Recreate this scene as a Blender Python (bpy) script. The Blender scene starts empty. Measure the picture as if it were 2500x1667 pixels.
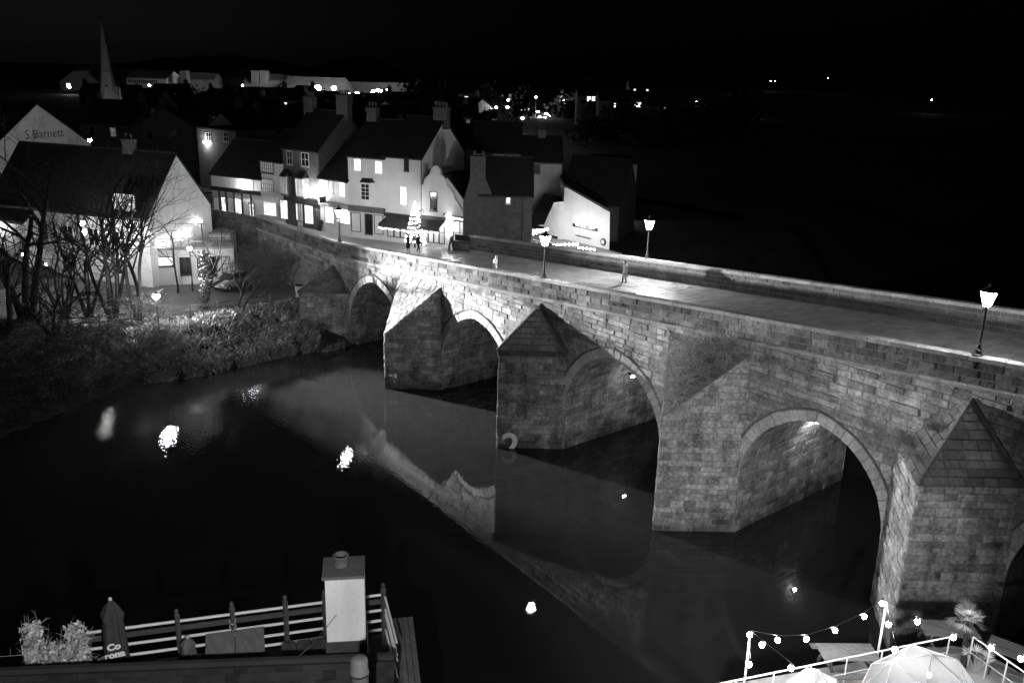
import bpy, math, random
from mathutils import Vector, Matrix
from math import sin, cos, pi, sqrt, atan2, radians, hypot

# ------------------------------------------------------------------ camera
# World: X runs along the bridge, Y across it (away from the viewer), Z up, river surface at z = 0.  Metres.
SC = bpy.context.scene
COL = SC.collection
FPX, PITCH, ROLL, TH = 2206.0, 0.302, 0.0284, -0.702
CAM = Vector((58.066, -35.982, 25.271))
_xb = (-sin(TH), -cos(TH)); _yb = (cos(TH), -sin(TH))
def _b(v): return Vector((v[0]*_xb[0]+v[1]*_xb[1], v[0]*_yb[0]+v[1]*_yb[1], v[2]))
_up = Vector((0, sin(PITCH), cos(PITCH))); _rt = Vector((1, 0, 0))
CR = _b(_rt*cos(ROLL)+_up*sin(ROLL)); CU = _b(_up*cos(ROLL)-_rt*sin(ROLL)); CF = _b((0, cos(PITCH), -sin(PITCH)))
cd = bpy.data.cameras.new('camera'); co = bpy.data.objects.new('camera', cd); COL.objects.link(co)
cd.sensor_width = 36; cd.lens = FPX/2500*36; cd.clip_end = 9000; cd.clip_start = .2
co.matrix_world = Matrix(((CR.x, CU.x, -CF.x, CAM.x), (CR.y, CU.y, -CF.y, CAM.y), (CR.z, CU.z, -CF.z, CAM.z), (0, 0, 0, 1)))
SC.camera = co

# ------------------------------------------------------------------ night sky, faint moonless fill, exposure
W = bpy.data.worlds.new('World'); SC.world = W; W.use_nodes = True
nt = W.node_tree; bg = nt.nodes['Background']
sky = nt.nodes.new('ShaderNodeTexSky'); sky.sky_type = 'NISHITA'; sky.sun_disc = False
sky.sun_elevation = radians(2); sky.sun_rotation = radians(-75); sky.air_density = 1.0; sky.dust_density = 1.5
bw = nt.nodes.new('ShaderNodeRGBToBW')
nt.links.new(sky.outputs[0], bw.inputs[0]); nt.links.new(bw.outputs[0], bg.inputs[0]); bg.inputs[1].default_value = 0.00005
sl = bpy.data.lights.new('sky_glow_fill', 'SUN'); sl.energy = 0.004; sl.angle = radians(12)  # weak added fill standing in for diffuse sky glow, no moon
so = bpy.data.objects.new('sky_glow_fill', sl); COL.objects.link(so); so.rotation_euler = (radians(40), 0, radians(40))
SC.view_settings.view_transform = 'Standard'; SC.view_settings.look = 'None'; SC.view_settings.exposure = 2.0; SC.view_settings.gamma = 1
SC.render.engine = 'CYCLES'
cy = SC.cycles; cy.use_denoising = True; cy.use_light_tree = True; cy.caustics_reflective = False; cy.caustics_refractive = False
cy.sample_clamp_indirect = 2.0; cy.max_bounces = 6; cy.diffuse_bounces = 3; cy.glossy_bounces = 3; cy.transparent_max_bounces = 8

# ------------------------------------------------------------------ pixel -> place helpers (photo is 2500 x 1667)
def ray(x, y): return CF + CR*((x-1250)/FPX) - CU*((y-833.5)/FPX)
def onY(x, y, Y): d = ray(x, y); return CAM + d*((Y-CAM.y)/d.y)
def onX(x, y, X): d = ray(x, y); return CAM + d*((X-CAM.x)/d.x)
def onZ(x, y, Z): d = ray(x, y); return CAM + d*((Z-CAM.z)/d.z)
def at(x, y, k): return CAM + ray(x, y)*k
def onPl(x, y, P, n): d = ray(x, y); P = Vector(P); n = Vector(n); return CAM + d*((P-CAM).dot(n)/d.dot(n))
def pj(P): v = Vector(P)-CAM; k = v.dot(CF); return (1250+FPX*v.dot(CR)/k, 833.5-FPX*v.dot(CU)/k, k)
def D(x, y): return (x*1.0629, y*1.0629)
RNG = random.Random(7)

# ------------------------------------------------------------------ mesh builder
class MB:
    def __init__(s): s.v = []; s.f = []; s.t = []; s.m = []; s.tone = .5; s.mi = 0
    def add(s, vs, fs):
        o = len(s.v); s.v += [tuple(p) for p in vs]
        for f in fs: s.f.append(tuple(i+o for i in f)); s.t.append(s.tone); s.m.append(s.mi)
        return s
    def quad(s, a, b, c, d): return s.add((a, b, c, d), ((0, 1, 2, 3),))
    def poly(s, pts): return s.add(pts, (tuple(range(len(pts))),))
    def box(s, c, sz, rz=0, M=None):
        x, y, z = sz[0]/2, sz[1]/2, sz[2]/2; ca, sa = cos(rz), sin(rz)
        vs = []
        for k in (-z, z):
            for (i, j) in ((-x, -y), (x, -y), (x, y), (-x, y)):
                vs.append((c[0]+i*ca-j*sa, c[1]+i*sa+j*ca, c[2]+k))
        if M: vs = [M @ Vector(v) for v in vs]
        return s.add(vs, ((3, 2, 1, 0), (4, 5, 6, 7), (0, 1, 5, 4), (1, 2, 6, 5), (2, 3, 7, 6), (3, 0, 4, 7)))
    def beam(s, a, b, w, h=None, up=(0, 0, 1)):     # rectangular bar from a to b
        a = Vector(a); b = Vector(b); h = h or w; d = (b-a).normalized(); u = Vector(up)
        sd = d.cross(u)
        if sd.length < 1e-4: sd = d.cross(Vector((1, 0, 0)))
        sd.normalize(); u = sd.cross(d)
        vs = [p+sd*(i*w/2)+u*(j*h/2) for p in (a, b) for (i, j) in ((-1, -1), (1, -1), (1, 1), (-1, 1))]
        return s.add(vs, ((3, 2, 1, 0), (4, 5, 6, 7), (0, 1, 5, 4), (1, 2, 6, 5), (2, 3, 7, 6), (3, 0, 4, 7)))
    def tube(s, pts, rad, n=6, cap=True):
        pts = [Vector(p) for p in pts]; m = len(pts)
        if not hasattr(rad, '__len__'): rad = [rad]*m
        o = len(s.v); pu = None
        for i, p in enumerate(pts):
            d = (pts[min(i+1, m-1)]-pts[max(i-1, 0)])
            d = d.normalized() if d.length > 1e-9 else Vector((0, 0, 1))
            if pu is None:
                pu = d.cross(Vector((0, 0, 1)))
                if pu.length < .05: pu = d.cross(Vector((1, 0, 0)))
            pu = pu - d*pu.dot(d)
            if pu.length < 1e-5: pu = d.orthogonal()
            pu.normalize(); w = d.cross(pu)
            for k in range(n):
                a = 2*pi*k/n; s.v.append(tuple(p+(pu*cos(a)+w*sin(a))*rad[i]))
        for i in range(m-1):
            for k in range(n):
                s.f.append((o+i*n+k, o+i*n+(k+1) % n, o+(i+1)*n+(k+1) % n, o+(i+1)*n+k)); s.t.append(s.tone); s.m.append(s.mi)
        if cap:
            s.f.append(tuple(o+k for k in range(n))[::-1]); s.f.append(tuple(o+(m-1)*n+k for k in range(n))); s.t += [s.tone]*2; s.m += [s.mi]*2
        return s
    def lathe(s, prof, c=(0, 0, 0), n=12, a0=0):
        o = len(s.v)
        for (r, z) in prof:
            for k in range(n):
                a = a0+2*pi*k/n; s.v.append((c[0]+r*cos(a), c[1]+r*sin(a), c[2]+z))
        for i in range(len(prof)-1):
            for k in range(n):
                s.f.append((o+i*n+k, o+i*n+(k+1) % n, o+(i+1)*n+(k+1) % n, o+(i+1)*n+k)); s.t.append(s.tone); s.m.append(s.mi)
        s.f.append(tuple(o+k for k in range(n))[::-1]); s.f.append(tuple(o+(len(prof)-1)*n+k for k in range(n))); s.t += [s.tone]*2; s.m += [s.mi]*2
        return s
    def sphere(s, c, r, n=10, m=6, sc=(1, 1, 1)):
        o = len(s.v)
        s.v.append((c[0], c[1], c[2]+r*sc[2]))
        for i in range(1, m):
            for k in range(n):
                a = 2*pi*k/n; b = pi*i/m
                s.v.append((c[0]+r*sc[0]*sin(b)*cos(a), c[1]+r*sc[1]*sin(b)*sin(a), c[2]+r*sc[2]*cos(b)))
        s.v.append((c[0], c[1], c[2]-r*sc[2])); e = len(s.v)-1
        fs = []
        for k in range(n):
            fs.append((o, o+1+k, o+1+(k+1) % n)); q = o+1+(m-2)*n
            fs.append((e, q+(k+1) % n, q+k))
        for i in range(m-2):
            for k in range(n):
                fs.append((o+1+i*n+k, o+1+(i+1)*n+k, o+1+(i+1)*n+(k+1) % n, o+1+i*n+(k+1) % n))
        s.f += fs; s.t += [s.tone]*len(fs); s.m += [s.mi]*len(fs)
        return s
    def extrude(s, pts, d):          # closed polygon pts pushed along d
        n = len(pts); d = Vector(d); a = [Vector(p) for p in pts]
        return s.add(a+[p+d for p in a], [tuple(range(n))[::-1], tuple(range(n, 2*n))]+[(i, (i+1) % n, n+(i+1) % n, n+i) for i in range(n)])
    def build(s, name, mat, parent=None, smooth=False, label=None, cat=None, group=None, kind=None, loc=None, rz=None):
        me = bpy.data.meshes.new(name)
        me.from_pydata(s.v, [], s.f)
        mats = mat if isinstance(mat, (list, tuple)) else [mat]
        for m_ in mats: me.materials.append(m_)
        if len(mats) > 1: me.polygons.foreach_set('material_index', s.m)
        at_ = me.attributes.new('tone', 'FLOAT', 'FACE'); at_.data.foreach_set('value', s.t)
        if smooth: me.polygons.foreach_set('use_smooth', [True]*len(s.f))
        me.update()
        o = bpy.data.objects.new(name, me); COL.objects.link(o)
        if parent is not None:
            o.parent = parent
            if parent.name in WINV: o.matrix_parent_inverse = WINV[parent.name]
        if loc is not None: o.location = loc
        if rz is not None: o.rotation_euler = (0, 0, rz)
        return tag(o, label, cat, group, kind)
def tag(o, label=None, cat=None, group=None, kind=None):
    if label: o['label'] = label
    if cat: o['category'] = cat
    if group: o['group'] = group
    if kind: o['kind'] = kind
    return o
WINV = {}
def thingW(name, label, cat, base, group=None):   # Empty at the base; its parts are given in world coordinates
    o = thing(name, label, cat, base, 0, group); WINV[o.name] = Matrix.Translation(-Vector(base)); return o
def thing(name, label, cat, loc=(0, 0, 0), rz=0, group=None):
    o = bpy.data.objects.new(name, None); COL.objects.link(o); o.location = loc; o.rotation_euler = (0, 0, rz); o.empty_display_size = .3
    return tag(o, label, cat, group)
def dup(o, parent=None, loc=None, rz=None, label=None):
    c = o.copy(); COL.objects.link(c)
    if parent is not None: c.parent = parent
    if loc is not None: c.location = loc
    if rz is not None: c.rotation_euler = (0, 0, rz)
    if label: c['label'] = label
    for ch in list(o.children): dup(ch, c)
    return c

# ------------------------------------------------------------------ materials (black-and-white photograph: every colour is a grey)
def mat(name, col, rough=.8, var=.35, scale=2.0, stretch=(1, 1, 1), bump=0., bscale=18., tone=0., spec=.3, metal=0., fine=.15, streak=0., tide=0.):
    m = bpy.data.materials.new(name); m.use_nodes = True; t = m.node_tree; N = t.nodes; L = t.links
    p = N['Principled BSDF']; p.inputs['Roughness'].default_value = rough; p.inputs['Specular IOR Level'].default_value = spec; p.inputs['Metallic'].default_value = metal
    g = N.new('ShaderNodeNewGeometry'); mp = N.new('ShaderNodeMapping'); mp.inputs['Scale'].default_value = stretch
    L.new(g.outputs['Position'], mp.inputs[0])
    n1 = N.new('ShaderNodeTexNoise'); n1.inputs['Scale'].default_value = scale; n1.inputs['Detail'].default_value = 5; L.new(mp.outputs[0], n1.inputs[0])
    n2 = N.new('ShaderNodeTexNoise'); n2.inputs['Scale'].default_value = bscale; n2.inputs['Detail'].default_value = 4; L.new(g.outputs['Position'], n2.inputs[0])
    def mth(op, a, b):
        q = N.new('ShaderNodeMath'); q.operation = op
        for i, x in enumerate((a, b)):
            if isinstance(x, (int, float)): q.inputs[i].default_value = x
            else: L.new(x, q.inputs[i])
        return q.outputs[0]
    f1 = mth('MULTIPLY', mth('SUBTRACT', n1.outputs[0], .5), 2*var*1.6)
    f2 = mth('MULTIPLY', mth('SUBTRACT', n2.outputs[0], .5), 2*fine)
    f = mth('ADD', mth('ADD', f1, f2), 1.0)
    if streak:
        ms = N.new('ShaderNodeMapping'); ms.inputs['Scale'].default_value = (1.3, 1.3, .16); L.new(g.outputs['Position'], ms.inputs[0])
        n3 = N.new('ShaderNodeTexNoise'); n3.inputs['Scale'].default_value = 1.4; n3.inputs['Detail'].default_value = 6; L.new(ms.outputs[0], n3.inputs[0])
        f = mth('MULTIPLY', f, mth('ADD', mth('MULTIPLY', mth('SUBTRACT', n3.outputs[0], .5), 2.6*streak), 1.0))
    if tone:
        a = N.new('ShaderNodeAttribute'); a.attribute_name = 'tone'
        f = mth('MULTIPLY', f, mth('ADD', mth('MULTIPLY', mth('SUBTRACT', a.outputs['Fac'], .5), 2*tone), 1.0))
    if tide:       # dark wet band of algae above the water line, with a ragged upper edge
        sz = N.new('ShaderNodeSeparateXYZ'); L.new(g.outputs['Position'], sz.inputs[0])
        mr = N.new('ShaderNodeMapRange'); mr.inputs[1].default_value = .15; mr.inputs[2].default_value = 1.5; mr.inputs[3].default_value = tide; mr.inputs[4].default_value = 1
        L.new(mth('ADD', sz.outputs[2], mth('MULTIPLY', mth('SUBTRACT', n1.outputs[0], .5), 4.0)), mr.inputs[0]); f = mth('MULTIPLY', f, mr.outputs[0])
    v = mth('MAXIMUM', mth('MULTIPLY', f, col), col*.12)
    cc = N.new('ShaderNodeCombineColor'); [L.new(v, cc.inputs[i]) for i in range(3)]
    L.new(cc.outputs[0], p.inputs['Base Color'])
    if bump:
        b = N.new('ShaderNodeBump'); b.inputs['Strength'].default_value = bump; b.inputs['Distance'].default_value = .03
        L.new(n2.outputs[0], b.inputs['Height']); L.new(b.outputs[0], p.inputs['Normal'])
    return m
def emit(name, s, col=1.0, var=0., scale=6.):
    m = bpy.data.materials.new(name); m.use_nodes = True; t = m.node_tree; N = t.nodes; L = t.links
    p = N['Principled BSDF']; p.inputs['Base Color'].default_value = (.6, .6, .6, 1); p.inputs['Emission Color'].default_value = (col, col, col, 1); p.inputs['Emission Strength'].default_value = s
    if var:
        g = N.new('ShaderNodeNewGeometry'); n = N.new('ShaderNodeTexNoise'); n.inputs['Scale'].default_value = scale; L.new(g.outputs['Position'], n.inputs[0])
        r = N.new('ShaderNodeMapRange'); r.inputs[1].default_value = .35; r.inputs[2].default_value = .65; r.inputs[3].default_value = s*(1-var); r.inputs[4].default_value = s
        L.new(n.outputs[0], r.inputs[0]); L.new(r.outputs[0], p.inputs['Emission Strength'])
    return m
M = {}
M['stone'] = mat('bridge_stone', .24, .9, .5, .9, bump=1.0, bscale=6, tone=.36, fine=1.1, streak=.55, tide=.35)
M['parapet'] = mat('parapet_stone', .13, .9, .5, .9, bump=1.0, bscale=6, tone=.5, fine=1.1, streak=.4)
M['chimney_render'] = mat('stained_render', .66, .85, .12, 1.2, fine=.12, streak=.18, bump=.2)
M['mortar'] = mat('mortar', .20, .95, .4, 2.5, fine=.6, bscale=9)
M['vouss'] = mat('voussoir_stone', .36, .9, .2, 1.3, bump=.7, bscale=8, tone=.2, fine=.6, streak=.15)
M['coping'] = mat('coping_stone', .28, .75, .3, 1.6, bump=.6, bscale=8, tone=.25, fine=.6)
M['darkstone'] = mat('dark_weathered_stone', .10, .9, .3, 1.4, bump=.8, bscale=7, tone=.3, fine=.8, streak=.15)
M['paving'] = mat('paving_stone', .33, .42, .3, .8, bump=.25, tone=.22, fine=.2, spec=.5)
M['asphalt'] = mat('asphalt', .09, .55, .3, .5, bump=.2, fine=.2, spec=.4)
M['earth'] = mat('bank_earth', .035, .95, .5, .8, bump=.5)
M['ground'] = mat('town_ground', .05, .9, .4, .3)
M['wood_far'] = mat('dark_woods', .02, .95, .4, .2)
M['grass'] = mat('dry_grass', .32, .8, .5, .5, tone=.5, fine=.2)
M['bark'] = mat('bark', .03, .9, .35, 2, bump=.3, fine=.3)
M['twig'] = mat('twig', .15, .9, .35, 1.0, tone=.4)
M['leaf'] = mat('leaf', .10, .6, .45, 1.5, tone=.6)
M['leaf_pale'] = mat('pale_leaf', .5, .6, .3, 2.5, tone=.5)
M['iron'] = mat('black_iron', .02, .45, .3, 4, spec=.5)
M['white'] = mat('white_render', .74, .8, .10, .8, fine=.05, streak=.08)
M['cream'] = mat('cream_render', .55, .85, .14, .8, fine=.06, streak=.12)
M['grey'] = mat('grey_render', .33, .85, .2, .8, fine=.1, streak=.15)
M['brick'] = mat('dark_brick', .11, .85, .3, 2, tone=.2, fine=.35, bump=.3)
M['slate'] = mat('roof_slate', .024, .75, .35, 1.2, tone=.4, fine=.25)
M['black'] = mat('black_paint', .018, .4, .3, 3, spec=.5)
M['timber'] = mat('stained_timber', .07, .6, .4, 3, stretch=(1, 1, 6), fine=.25)
M['table'] = mat('table_timber', .14, .6, .4, 2, stretch=(1, 8, 1), fine=.2)
M['paint_white'] = mat('white_paint', .8, .5, .06, 2, fine=.04)
M['canvas'] = mat('dark_canvas', .05, .85, .25, 3, fine=.15)
M['canvas_mid'] = mat('grey_canvas', .12, .85, .25, 3, fine=.15)
M['glass'] = mat('dark_glass', .02, .12, .3, 3, spec=.6)
M['skin'] = mat('skin', .45, .6, .05, 5)
M['cloth_dark'] = mat('dark_cloth', .03, .9, .3, 5)
M['cloth_light'] = mat('light_cloth', .55, .9, .15, 5)
M['cloth_mid'] = mat('grey_cloth', .2, .9, .2, 5)
M['hair'] = mat('hair', .03, .6, .2, 8)
M['metal'] = mat('grey_metal', .35, .45, .2, 4, metal=.3)
M['lantern'] = emit('lantern_glow', 75)
M['bulb'] = emit('bulb_glow', 40)
M['lit'] = emit('lit_window', .75, var=.6, scale=3)
M['lit_dim'] = emit('dim_window', .045, var=.8, scale=3)
M['shop'] = emit('lit_shop_interior', .62, var=.95, scale=4.5)
M['far_lit'] = emit('far_window', .7)
M['fairy'] = emit('fairy_light', 9)
def light(name, loc, energy, rad=.1, kind='POINT', parent=None, aim=None, spot=60, blend=.5):
    l = bpy.data.lights.new(name, kind); l.energy = energy; l.shadow_soft_size = rad
    o = bpy.data.objects.new(name, l); COL.objects.link(o); o.location = loc
    if kind == 'SPOT':
        l.spot_size = radians(spot); l.spot_blend = blend
        o.rotation_euler = (Vector(aim)-Vector(loc)).to_track_quat('-Z', 'Y').to_euler()
    if parent is not None:
        o.parent = parent
        if parent.name in WINV: o.matrix_parent_inverse = WINV[parent.name]
    return o
# ================================================================== RIVER AND BRIDGE
PS = 14.2                    # pier spacing
YN, YF = 3.5, 14.9           # near and far face of the bridge
def zt(x): return 10.28+.077*max(x, -13.5)      # top of the parapet
def zd(x): return zt(x)-1.42                    # paving
def zs(x): return zt(x)-1.5                     # underside of the string course

w_ = bpy.data.materials.new('river_water'); w_.use_nodes = True; M['water'] = w_
_t = w_.node_tree; _N = _t.nodes; _L = _t.links; _p = _N['Principled BSDF']
_p.inputs['Base Color'].default_value = (.022, .022, .022, 1); _p.inputs['Roughness'].default_value = .0; _p.inputs['IOR'].default_value = 1.33
_g = _N.new('ShaderNodeNewGeometry'); _mp = _N.new('ShaderNodeMapping'); _mp.inputs['Rotation'].default_value = (0, 0, radians(40)); _mp.inputs['Scale'].default_value = (1.0, 2.6, 1)
_L.new(_g.outputs['Position'], _mp.inputs[0])
_n1 = _N.new('ShaderNodeTexNoise'); _n1.inputs['Scale'].default_value = 2.2; _n1.inputs['Detail'].default_value = 2; _n1.inputs['Roughness'].default_value = .6; _L.new(_mp.outputs[0], _n1.inputs[0])
_n2 = _N.new('ShaderNodeTexNoise'); _n2.inputs['Scale'].default_value = .12; _n2.inputs['Detail'].default_value = 2; _L.new(_g.outputs['Position'], _n2.inputs[0])
_r = _N.new('ShaderNodeMapRange'); _r.inputs[1].default_value = .4; _r.inputs[2].default_value = .7; _r.inputs[3].default_value = .10; _r.inputs[4].default_value = .8; _L.new(_n2.outputs[0], _r.inputs[0])
_sx = _N.new('ShaderNodeSeparateXYZ'); _L.new(_g.outputs['Position'], _sx.inputs[0])       # the current is livelier towards the left bank
_rx = _N.new('ShaderNodeMapRange'); _rx.inputs[1].default_value = 14; _rx.inputs[2].default_value = -10; _rx.inputs[3].default_value = 0; _rx.inputs[4].default_value = 3.0; _L.new(_sx.outputs[0], _rx.inputs[0])
_ry = _N.new('ShaderNodeMapRange'); _ry.inputs[1].default_value = -2; _ry.inputs[2].default_value = -9; _L.new(_sx.outputs[1], _ry.inputs[0])
_mm = _N.new('ShaderNodeMath'); _mm.operation = 'MULTIPLY_ADD'; _L.new(_rx.outputs[0], _mm.inputs[0]); _L.new(_ry.outputs[0], _mm.inputs[1]); _L.new(_r.outputs[0], _mm.inputs[2])
_m = _N.new('ShaderNodeMath'); _m.operation = 'MULTIPLY'; _L.new(_n1.outputs[0], _m.inputs[0]); _L.new(_mm.outputs[0], _m.inputs[1])
_bp = _N.new('ShaderNodeBump'); _bp.inputs['Strength'].default_value = .5; _bp.inputs['Distance'].default_value = .010; _L.new(_m.outputs[0], _bp.inputs['Height']); _L.new(_bp.outputs[0], _p.inputs['Normal'])
MB().quad((-120, -120, 0), (400, -120, 0), (400, 500, 0), (-120, 500, 0)).build('river', w_, kind='structure')

# ---- masonry: every stone is a chamfered block, clipped to the outline of its wall
def clip(poly, a, b, c):                     # keep a*u + b*v <= c
    out = []
    for i in range(len(poly)):
        p, q = poly[i], poly[(i+1) % len(poly)]; fp = a*p[0]+b*p[1]-c; fq = a*q[0]+b*q[1]-c
        if fp <= 0: out.append(p)
        if fp*fq < 0: t = fp/(fp-fq); out.append((p[0]+(q[0]-p[0])*t, p[1]+(q[1]-p[1])*t))
    return out
def area(p): return abs(sum(p[i][0]*p[(i+1) % len(p)][1]-p[(i+1) % len(p)][0]*p[i][1] for i in range(len(p))))/2
def courses(rng, u0, u1, v0, v1, hs=(.26, .42), ls=(.45, 1.15), slope=None):
    v = v0
    while v < v1-.02:
        h = rng.uniform(*hs); w = min(v+h, v1)
        if v1-w < hs[0]*.5: w = v1
        u = u0-rng.uniform(0, ls[0])
        while u < u1:
            l = rng.uniform(*ls); a, b = max(u, u0), min(u+l, u1); u += l
            if b-a > .04: yield [(a, v), (b, v), (b, w), (a, w)]
        v = w
def inset(p, d):
    cu = sum(q[0] for q in p)/len(p); cv = sum(q[1] for q in p)/len(p); r = []
    for (u, v) in p:
        du, dv = cu-u, cv-v; r.append((u+max(-d, min(d, du*.9)), v+max(-d, min(d, dv*.9))))
    return r
STONES = []     # (visible size, part it belongs to, name, material, verts, faces, tone)
def stone(part, name, m, poly, fmap, rng, proud=(.012, .09), gap=.016, tn=None, vis=1.0, bev=.03):
    if len(poly) < 3 or area(poly) < .012: return
    d = rng.uniform(*proud); a = inset(poly, gap); b = inset(poly, gap+.004); c = inset(poly, gap+bev*rng.uniform(.7, 1.5)); n = len(poly)
    k = rng.uniform(.7, 1)
    J = lambda: rng.uniform(-.012, .012)
    c = [(u+J(), v+J()) for (u, v) in c]
    P = [fmap(u, v, -.02) for (u, v) in a]+[fmap(u, v, d*.5) for (u, v) in b]+[fmap(u, v, d*rng.uniform(k, 1.1)) for (u, v) in c]
    fs = [tuple(range(2*n, 3*n))]+[(i, (i+1) % n, n+(i+1) % n, n+i) for i in range(n)]+[(n+i, n+(i+1) % n, 2*n+(i+1) % n, 2*n+i) for i in range(n)]
    ctr = P[-1]; q = pj(ctr); inside = -20 < q[0] < 2520 and -20 < q[1] < 1690
    STONES.append((area(poly)*(FPX/q[2])**2*vis*(1 if inside else 0), part, name, m, P, fs, rng.random() if tn is None else tn))

bridge = thingW('stone_bridge', 'old stone arch bridge with pointed cutwater piers crossing the river', 'bridge', (14.2, 9, 0))
rng = random.Random(11)
# arches: bay centre, crown z, spring z, half span
ARCH = [(-7.1, 6.75, 2.0, 4.2), (7.1, 6.85, 2.2, 4.2), (21.3, 7.65, 2.9, 4.2), (35.5, 8.1, 3.4, 4.2), (49.7, 8.7, 4.0, 4.2), (-20.1, 5.7, 2.9, 2.55)]
RING = .62
def arc(A, off=0, n=14):          # outline of the opening (offset outward by off), left spring -> crown -> right spring
    xc, zc, z0, a = A; h = zc-z0; c = (h*h-a*a)/(2*a); r = a+c
    top = atan2(h, c); t1 = math.acos(min(1, c/(r+off)))
    L = [(xc+c-(r+off)*cos(t), z0+(r+off)*sin(t)) for t in [t1*i/n for i in range(n+1)]]
    return L+[(2*xc-x, z) for (x, z) in L[-2::-1]]
def arc_par(A): xc, zc, z0, a = A; h = zc-z0; c = (h*h-a*a)/(2*a); return c, a+c, math.acos(c/(a+c))
# wall core (mortar) with the openings
def wall_core(Y, nrm):
    mb = MB(); bays = sorted(ARCH)
    xs = -30.0
    def strip(x0, x1, lo):
        n = max(1, int((x1-x0)/2)); 
        for i in range(n):
            a = x0+(x1-x0)*i/n; b = x0+(x1-x0)*(i+1)/n
            mb.quad((a, Y, lo), (b, Y, lo), (b, Y, zt(b)-1.42), (a, Y, zt(a)-1.42))
    for A in bays:
        strip(xs, A[0]-A[3], -1.5)
        o = arc(A)
        for (p, q) in zip(o, o[1:]): mb.quad((p[0], Y, p[1]), (q[0], Y, q[1]), (q[0], Y, zt(q[0])-1.42), (p[0], Y, zt(p[0])-1.42))
        xs = A[0]+A[3]
    strip(xs, 64, -1.5)
    return mb
sw = wall_core(YN, -1).build('spandrel_wall', M['mortar'], bridge)
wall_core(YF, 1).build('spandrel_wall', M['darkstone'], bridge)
PIER = {-1: ('pyr', 4.9, 6.9), 0: ('slope', 4.47, 8.45), 1: ('pyr', 6.95, 9.55), 2: ('slope', 6.89, 10.6), 3: ('pyr', 8.5, 11.6), 4: ('pyr', 9.0, 12.2)}
HW = 2.85
def pier_top(x):       # z below which the wall is hidden behind a cutwater
    for n, (k, a, b) in PIER.items():
        d = abs(x-PS*n)
        if d < HW-.25: return a-.3 if k == 'pyr' else b-.6
    return -9
for poly in courses(rng, -30, 50, -.5, 12.6, (.26, .5), (.5, 1.5)):
    p = clip(poly, -.077 if poly[0][0] > -13.5 else 0, 1, zs(0) if poly[0][0] > -13.5 else zs(-14))
    if len(p) < 3: continue
    cu = sum(q[0] for q in p)/len(p); cv = sum(q[1] for q in p)/len(p)
    if cv < pier_top(cu): continue
    skip = False
    for A in ARCH:
        xc, zc, z0, a = A
        if abs(cu-xc) > a+RING+1.3 or cv > zc+RING+.8: continue
        c, r, _ = arc_par(A)
        if cv < z0:
            e = a+ (RING if cv > z0-.25 else 0)
            if abs(cu-xc) < e-.3: skip = True; break
            s_ = 1 if cu > xc else -1
            p = clip(p, -s_, 0, -(s_*xc+e)); continue
        cx = xc+c if cu < xc else xc-c; dx, dz = cu-cx, cv-z0; l = hypot(dx, dz); dx /= l; dz /= l
        ro = r+RING
        if all(hypot(q[0]-cx, q[1]-z0) < ro for q in p): skip = True; break
        if any(hypot(q[0]-cx, q[1]-z0) < ro for q in p): p = clip(p, -dx, -dz, -(dx*cx+dz*z0+ro))
        if len(p) < 3: skip = True; break
    if skip or len(p) < 3: continue
    vis = 0.75
    stone(sw, 'stone', 'stone', p, lambda u, v, d: (u, YN-d, v), rng, (.01, .085), vis=vis)
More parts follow.
